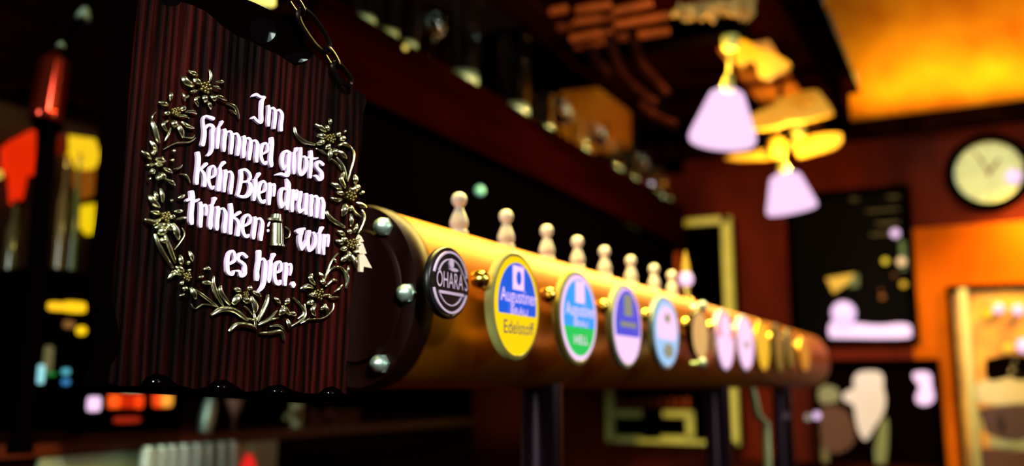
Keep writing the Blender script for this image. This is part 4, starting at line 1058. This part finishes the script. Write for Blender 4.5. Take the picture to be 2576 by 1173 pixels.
for (px, py, r, c, s) in ((2490, 757, 9, lin((225, 185, 90)), .85), (2503, 770, 11, lin((245, 205, 70)), .95), (2511, 776, 13, PINK, 1.0), (2484, 789, 13, lin((250, 195, 20)), .95), (2561, 780, 13, PINK, 1.0), (2577, 870, 18, PINK, 1.0), (2535, 876, 12, lin((250, 195, 50)), .9)):
    ball(MB(), px, py, r, YP - .02).build('bulb', glow('print reflection %d' % px, c, s), rp, True)  # glowing spots imitate reflections on the print
# sconce out of the picture on the right
sc = thing('wall_sconce', 'brass wall sconce throwing a warm glow over the golden print', 'lamp', (.42, YB, 2.32))
MB().span((.38, YB - .02, 2.2), (.46, YB, 2.42)).tube([(.42, YB - .02, 2.3), (.42, YB - .3, 2.34), (.42, YB - .42, 2.42)], .012).build('bracket', 'brass', sc)
MB().lathe([(.10, -.0), (.05, .12), (.02, .13)], (.42, YB - .42, 2.32), (0, 0, 1), 24, caps=False).build('lamp_shade', 'brass', sc, True)
# cream frame cabinet behind the rail
YK = 4.45
fc = thing('glass_door_cabinet', 'cream framed cabinet with dark glass behind the far end of the copper rail', 'cabinet', onY(1695, 1117, YK))
a, b = frame_pts(1527, 556, 1862, 1117, YK)
fw = .036
xl = onY(1536, 1060, YK).x; xr = onY(1855, 1060, YK).x
m2 = MB().span((xl - .02, YK - .02, a.z), (xl + fw - .02, YK + .02, b.z)).span((xr - fw + .0, YK - .02, a.z), (xr + .008, YK + .02, b.z))
m2.span((xl + .01, YK - .02, b.z - fw), (xr, YK + .02, b.z)).span((xl, YK - .02, a.z), (xr, YK + .02, a.z + .02))
m2.build('frame', 'cream', fc)
MB().span((xl, YK + .015, a.z), (xr, YB - .002, b.z)).build('body', 'black', fc)
for (x0, y0, x1, y1) in ((1545, 1032, 1612, 1050), (1545, 1098, 1612, 1108), (1668, 1034, 1742, 1050), (1728, 1046, 1744, 1110), (1664, 1098, 1742, 1110)):
    p, q = onY(x0, y1, YK - .005), onY(x1, y0, YK - .005)
    MB().span((p.x, YK - .012, p.z), (q.x, YK + .016, q.z)).build('shelf_rail', 'cream', fc)
for q in range(9):
    p = onY(1560 + q * 21, 1026, YK - .005); r_ = onY(1560 + q * 21, 1002, YK - .005)
    MB().span((p.x - .008, YK, p.z), (p.x + .008, YK + .016, r_.z)).build('grille_bar', 'brownwood', fc)
# chrome spout and glowing stand-ins for glass highlights under the far end of the rail
o = onX(1926, 1065, XR + .05); o2 = onX(1935, 1173, XR + .05)
one('chrome_pipe', MB().tube([V((XR + .02, o.y, ZR - RZ * 1.0)), o + V((-.02, 0, .02)), o, V((o.x, o.y, 1.08))], .0105, 14), mat('pale green enamel pipe', (.5, .6, .3), .35, .2), 'pale green pipe standing on the bar under the far end of the rail', 'pipe', smooth=True)
for px, py, r, c, s, lb in ((2055, 1046, .012, PINK, 1.0, 'bright white glass highlight standing below the far end of the rail'), (2033, 1050, .010, lin((190, 180, 160)), .6, 'dim glass highlight left of the bright one'), (1978, 1047, .009, lin((90, 70, 80)), .5, 'faint glass highlight right of the pale green pipe')):
    o = onX(px, py, XR + .03); o.y = min(o.y, Yend + .1)
    tl = thing('highlight_bead', lb, 'light', (o.x, o.y, 1.08), 'glowing highlight beads on stands on the bar')  # glowing beads stand for highlights on bar glasses
    MB().lathe([(r * .8, -r), (r, -r * .4), (r, r * .5), (r * .6, r)], o, (0, 0, 1), 20).build('glowing_bead', glow('glass highlight %d' % px, c, s), tl, True)
    MB().tube([o - V((0, 0, r)), V((o.x, o.y, 1.08))], .003, 8).build('stand', 'black', tl)
# ------------------------------------------------------------------ back bar on the left
XL = -2.05
bc = thing('back_counter', 'dark back bar counter with steel drip top at the bottom left', 'counter', (-2.2, 1.9, 0))
zt2 = onX(360, 1100, XL).z
MB().span((-2.598, .3, 0), (XL, 3.6, zt2 - .03)).build('cupboard_front', 'dwood', bc)
MB().span((-2.598, .3, zt2 - .03), (XL + .02, 3.6, zt2)).build('worktop', mat('red brown worktop', (.1, .015, .004), .3), bc)
MB().span((XL, onX(95, 1140, XL).y, zt2 - .30), (XL + .012, onX(690, 1140, XL).y, zt2 - .035)).build('steel_apron', 'steel', bc)
# pale glasses standing on a ledge in front of the apron
lg = thing('glass_ledge', 'narrow dark ledge holding glasses in front of the steel apron', 'ledge', (XL + .06, 2.0, zt2 - .16))
zled = onX(480, 1215, XL + .07).z
MB().span((XL + .0135, onX(90, 1200, XL).y, zled - .02), (XL + .13, onX(720, 1200, XL).y, zled)).build('board', 'dwood', lg)
tg = None
GP = [(372, 'leftmost'), (404, 'second'), (430, 'third'), (460, 'fourth'), (492, 'fifth'), (520, 'sixth'), (552, 'seventh'), (580, 'eighth')]
mglass = mat('frosted tumbler glass', (.75, .85, .72), .12, 0.0, trans=.35, coat=.6)
for i, (px, w) in enumerate(GP):
    y = onX(px, 1150, XL + .07).y
    L = 'pale upturned tumbler at the bottom left, %s of the row' % w
    if tg is None:
        tg = thing('tumbler', L, 'glass', (XL + .07, y, zled), 'upturned tumblers on the ledge')
        h = onX(px, 1124, XL + .07).z - zled
        MB().lathe([(.021, 0), (.0205, h * .4), (.017, h * .93), (.0145, h), (.002, h)], (XL + .07, y, zled), (0, 0, 1), 24).build('bowl', mglass, tg, True)
        MB().lathe([(.0165, h * .93), (.018, h * .95), (.0165, h * .985)], (XL + .07, y, zled), (0, 0, 1), 24).build('foot_ring', 'chrome', tg, True)
    else:
        copy_tree(tg, (XL + .07, y, zled - (i % 3) * .000), L)
y = onX(626, 1150, XL + .07).y; h = onX(626, 1143, XL + .07).z - zled
rb = thing('red_bottle', 'red glowing bottle top at the right end of the tumblers', 'bottle', (XL + .07, y, zled))
MB().lathe([(.022, 0), (.022, h * .5), (.012, h * .85), (.010, h)], (XL + .07, y, zled), (0, 0, 1), 20).build('body', glow('red lit glass', lin((245, 30, 25)), .85), rb, True)
MB().lathe([(.010, h), (.011, h + .01), (.010, h + .03)], (XL + .07, y, zled), (0, 0, 1), 16).build('cap', mat('pale cap', (.35, .4, .15), .4), rb, True)
# bar machines with lights
def box_dev(name, label, cat, x0, y0, x1, y1, X, depth, m='black'):
    a, b = onX(x0, y1, X), onX(x1, y0, X)
    t = thing(name, label, cat, (X - depth / 2, (a.y + b.y) / 2, a.z))
    MB().span((X - depth, a.y, a.z), (X, b.y, b.z)).build('housing', m, t)
    return t
def lamp_rect(t, nm, x0, y0, x1, y1, X, m, round_=True, th=.012):
    a, b = onX(x0, y1, X), onX(x1, y0, X)
    yc, zc, ry, rz = (a.y + b.y) / 2, (a.z + b.z) / 2, (b.y - a.y) / 2, (b.z - a.z) / 2
    pts = []
    for q in range(28):
        an = 2 * math.pi * q / 28
        c, s_ = math.cos(an), math.sin(an)
        e = .45 if not round_ else 1.0
        pts.append((X + th, yc + ry * math.copysign(abs(c) ** e, c), zc + rz * math.copysign(abs(s_) ** e, s_)))
    return MB().prism(pts, (-th - .006, 0, 0)).build(nm, m, t)
XM = -2.0
cm = box_dev('coffee_machine', 'black bar machine with amber display and small coloured lights left of the board', 'machine', 60, 690, 260, 1092, XM, .35)
lamp_rect(cm, 'display', 118, 763, 162, 781, XM, glow('amber display', lin((255, 195, 20))), False)
lamp_rect(cm, 'display', 156, 762, 210, 785, XM, glow('amber display wide', lin((255, 200, 18))), False)
lamp_rect(cm, 'indicator_light', 190, 822, 211, 843, XM, glow('amber dot', lin((255, 205, 15))))
lamp_rect(cm, 'indicator_light', 154, 928, 169, 943, XM, glow('teal dot', lin((80, 170, 190))))
lamp_rect(cm, 'indicator_light', 154, 954, 169, 969, XM, glow('blue dot', lin((50, 120, 180))))
lamp_rect(cm, 'indicator_light', 92, 918, 106, 966, XM, glow('cyan strip', lin((145, 215, 225))), False)
lamp_rect(cm, 'indicator_light', 110, 936, 134, 946, XM, glow('green lamp', lin((20, 120, 45)), .8))
lamp_rect(cm, 'label_plate', 106, 870, 134, 935, XM, mat('grey plate', (.14, .13, .08), .6), False, .004)
lamp_rect(cm, 'label_plate', 158, 808, 186, 826, XM, mat('tan plate', (.25, .12, .04), .6), False, .004)
sw = box_dev('glass_washer', 'low black bar machine with red orange switches under the board', 'machine', 200, 996, 460, 1098, XM + .06, .055)
lamp_rect(sw, 'white_lamp', 217, 998, 247, 1036, XM + .06, glow('white lamp', PINK), False)
lamp_rect(sw, 'switch', 272, 992, 356, 1028, XM + .06, glow('red switch', lin((200, 35, 0)), .85), False)
lamp_rect(sw, 'switch_end', 274, 992, 296, 1028, XM + .068, glow('orange switch end', lin((255, 85, 15))), False)
lamp_rect(sw, 'switch_end', 336, 994, 354, 1028, XM + .068, glow('orange switch end 2', lin((245, 65, 10))), False)
lamp_rect(sw, 'switch', 382, 990, 428, 1026, XM + .06, glow('orange switch', lin((245, 70, 15))), False)
lamp_rect(sw, 'switch_end', 402, 990, 428, 1024, XM + .068, glow('yellow switch end', lin((245, 165, 55))), False)
lamp_rect(sw, 'badge', 285, 1048, 346, 1066, XM + .06, mat('red plate', (.3, .015, .003), .6, emit=lin((120, 15, 0)), strength=.7), False)
lamp_rect(sw, 'rim', 312, 980, 350, 987, XM + .06, mat('pale highlight strip', (.4, .55, .42), .3), False)  # pale strip stands for a small highlight beneath the board
# bright steel things under the board
def cyl(name, label, cat, px, py0, py1, w, X, m, tilt=0.0, base=None):
    a, b = onX(px - tilt, py1, X), onX(px + tilt, py0, X)
    k = (a - EYE).dot(CF) / F
    r = w * k / 2
    z0 = base if base is not None else a.z
    mb = MB().lathe([(r, 0), (r * 1.02, .004), (r, (b - a).length * .8), (r * .8, (b - a).length)], a, (b - a), 24)
    return one(name, mb, m, label, cat, smooth=True)
wh = glow('bright steel reflex', PINK, .95)
XG = XL - .04
def gp(px):
    p = onX(px, 1100, XG); return V((p.x, p.y, zt2 + .001))
jg = thing('cocktail_shaker', 'steel shaker with a bright white streak under the board', 'shaker', gp(520))
a, b = gp(514), onX(532, 1000, XG)
MB().lathe([(.02, 0), (.023, .04), (.021, (b - a).length * .75), (.013, (b - a).length)], a, (b - a), 24).build('body', 'chrome', jg, True)
pg = thing('pouring_jug', 'pale jug with a bright spout under the right half of the board', 'jug', gp(740))
a = gp(745); b = onX(745, 1015, XG)
MB().lathe([(.018, 0), (.022, .03), (.02, (b - a).length * .7), (.024, (b - a).length)], a, (0, 0, 1), 24).build('body', mat('pale cream jug', (.62, .6, .3), .3, coat=.4), pg, True)
MB().tube([onX(752, 1020, XG), onX(735, 1040, XG + .02), onX(718, 1052, XG + .03)], [.014, .012, .006], 12).build('spout', mat('pale cream spout', (.62, .6, .3), .3, coat=.4), pg, True)
wg = thing('wine_glass', 'rosy stemmed glass between the shaker and the jug', 'glass', gp(586), None)
a = gp(586); h = (onX(586, 1003, XG) - a).z
MB().lathe([(.022, 0), (.004, .006), (.004, h * .35), (.012, h * .5), (.026, h * .8), (.028, h)], a, (0, 0, 1), 24).build('bowl', mat('rosy glass', (.4, .2, .15), .2, coat=.5), wg, True)
for x0, y0, x1, y1, lb in ((785, 1045, 820, 1098, 'dull red box under the right end of the board'), (835, 1030, 905, 1086, 'wider dull red box right of the narrow one')):
    a, b = onX(x0, 1100, XL - .02), onX(x1, y0, XL - .02)
    one('red_box', MB().span((XL - .12, a.y, zt2), (XL - .02, b.y, b.z)).span((XL - .125, a.y - .003, b.z - .012), (XL - .015, b.y + .003, b.z)), mat('dull red carton ' + str(x0), (.09, .006, .004), .6), lb, 'box')
# backlit cabinet at the left edge
XC = -2.55
wc = thing('backlit_cabinet', 'backlit bottle cabinet glowing red and yellow left of the board', 'cabinet', onX(120, 690, XC))
a, b = onX(-60, 700, XC), onX(262, 318, XC)
MB().span((XC - .05, a.y, a.z), (XC - .03, b.y, b.z)).build('back_panel', mat('dark red back', (.03, .003, .001), .6), wc)
MB().span((XC - .05, a.y, a.z - .02), (XC + .14, b.y, a.z)).build('shelf_board', 'dwood', wc)
MB().span((XC - .05, a.y, b.z), (XC + .14, b.y, b.z + .02)).build('top_board', 'dwood', wc)
def lit(nm, poly, m, X=XC): return MB().prism([onX(x, y, X) for x, y in poly], (-.03, 0, 0)).build(nm, m, wc)
lit('red_panel', [(16, 372), (40, 352), (90, 326), (90, 440), (70, 440), (58, 500), (40, 512), (34, 440), (18, 430)], glow('red lit panel', lin((232, 38, 0)), .9))
lit('yellow_panel', [(174, 340), (240, 350), (250, 382), (250, 402), (238, 426), (204, 424), (196, 396), (176, 382)], glow('yellow lit panel', lin((255, 205, 25)), .95))
lit('yellow_strip', [(218, 516), (240, 512), (238, 570), (232, 590), (216, 570)], glow('yellow lit strip', lin((245, 205, 10)), .95))
lit('dull_panel', [(134, 340), (172, 338), (172, 386), (134, 386)], glow('dim red panel', lin((95, 12, 0)), .8))
lit('amber_panel', [(198, 430), (240, 424), (236, 490), (216, 500), (200, 470)], glow('amber panel', lin((150, 80, 12)), .7))
lit('orange_panel', [(200, 716), (222, 714), (222, 734), (190, 734)], glow('dull orange panel', lin((150, 40, 12)), .8))
lit('small_lamp', [(-6, 426), (6, 430), (8, 446), (-6, 452)], glow('yellow lamp', lin((235, 190, 70)), .9))
bs = None
for i, (px, top, w, c, lb) in enumerate(((146, 388, 26, (.25, .16, .05), 'amber liquor bottle in front of the backlit cabinet, left one'), (178, 380, 20, (.18, .24, .06), 'green liquor bottle in front of the yellow panel'), (24, 500, 30, (.1, .08, .03), 'dark liquor bottle at the left picture edge'))):
    p = onX(px, 690, XC + .09); q = onX(px, top, XC + .09); h = (q - p).z; k = (p - EYE).dot(CF) / F; r = w * k / 2
    zz = a.z + .001
    t = thing('liquor_bottle', lb, 'bottle', (p.x, p.y, zz), 'bottles in the backlit cabinet')
    h = q.z - zz
    MB().lathe([(r, 0), (r * 1.02, .005), (r, h * .6), (r * .45, h * .76), (r * .38, h * .92)], (p.x, p.y, zz), (0, 0, 1), 20).build('body', mat('bottle glass %d' % i, c, .15, coat=.5), t, True)
    MB().lathe([(r * .42, h * .92), (r * .46, h * .94), (r * .42, h)], (p.x, p.y, zz), (0, 0, 1), 16).build('cap', 'brass' if i < 2 else 'black', t, True)
# dark post with a copper cylinder on top (nearer than the cabinet)
XPp = -1.75
p0, p1 = onX(108, 470, XPp), onX(108, 312, XPp)
ft = thing('beer_font', 'copper red cylinder on a dark post at the upper left', 'beer font', (XPp, p0.y, 0))
k = (p1 - EYE).dot(CF) / F
zp = zt2
MB().lathe([(30 * k, zp + .001), (30 * k, zp + .02), (22 * k, zp + .03), (22 * k, p1.z - .02), (40 * k, p1.z)], (XPp, p0.y, 0), (0, 0, 1), 28).build('post', 'black', ft, True)
aa, bb = onX(113, 306, XPp), onX(140, 140, XPp); L = (bb - aa).length
MB().lathe([(38 * k, 0), (42 * k, .006), (40 * k, .02), (37 * k, L * .9), (20 * k, L), (14 * k, L * 1.05)], aa, bb - aa, 32).build('cylinder', mat('copper red lacquer', (.30, .025, .012), .18, .9), ft, True)
mt = mat('pale cap highlight', (.45, .62, .5), .3, .3)  # pale colour of these caps stands for highlights
for (px, py, w, hh) in ((152, 112, 20, 14), (208, 32, 34, 30)):
    o = onX(px, py + hh / 2, XPp); kk = (o - EYE).dot(CF) / F
    MB().lathe([(w * kk / 2, 0), (w * kk / 2 * .9, hh * kk * .4), (w * kk / 2 * .45, hh * kk)], o, (0.0, .2, 1), 20).build('glint_cap', mt, ft, True)
MB().tube([bb, onX(152, 122, XPp), onX(182, 80, XPp), onX(208, 45, XPp), onX(230, -30, XPp)], 8 * k, 10).build('feed_pipe', 'black', ft, True)
# lantern at the top edge, behind the board
XN = -1.05
a, b = onX(655, 15, XN), onX(692, -60, XN)
ln = thing('square_lantern', 'pale yellow square lantern at the top edge behind the board', 'lamp', (XN - .03, (a.y + b.y) / 2, a.z))
MB().prism([onX(x, y, XN) for x, y in ((636, 0), (686, 17), (692, 15), (694, -70), (630, -70))], (-.06, 0, 0)).build('glass', glow('pale yellow glass', lin((205, 200, 110)), .9), ln)
MB().tube([onX(660, -65, XN) + V((-.03, 0, 0)), onX(660, -140, XN) + V((-.03, 0, 0)), V((XN - .03, onX(660, -140, XN).y, 2.599))], .006).build('rod', 'iron', ln)
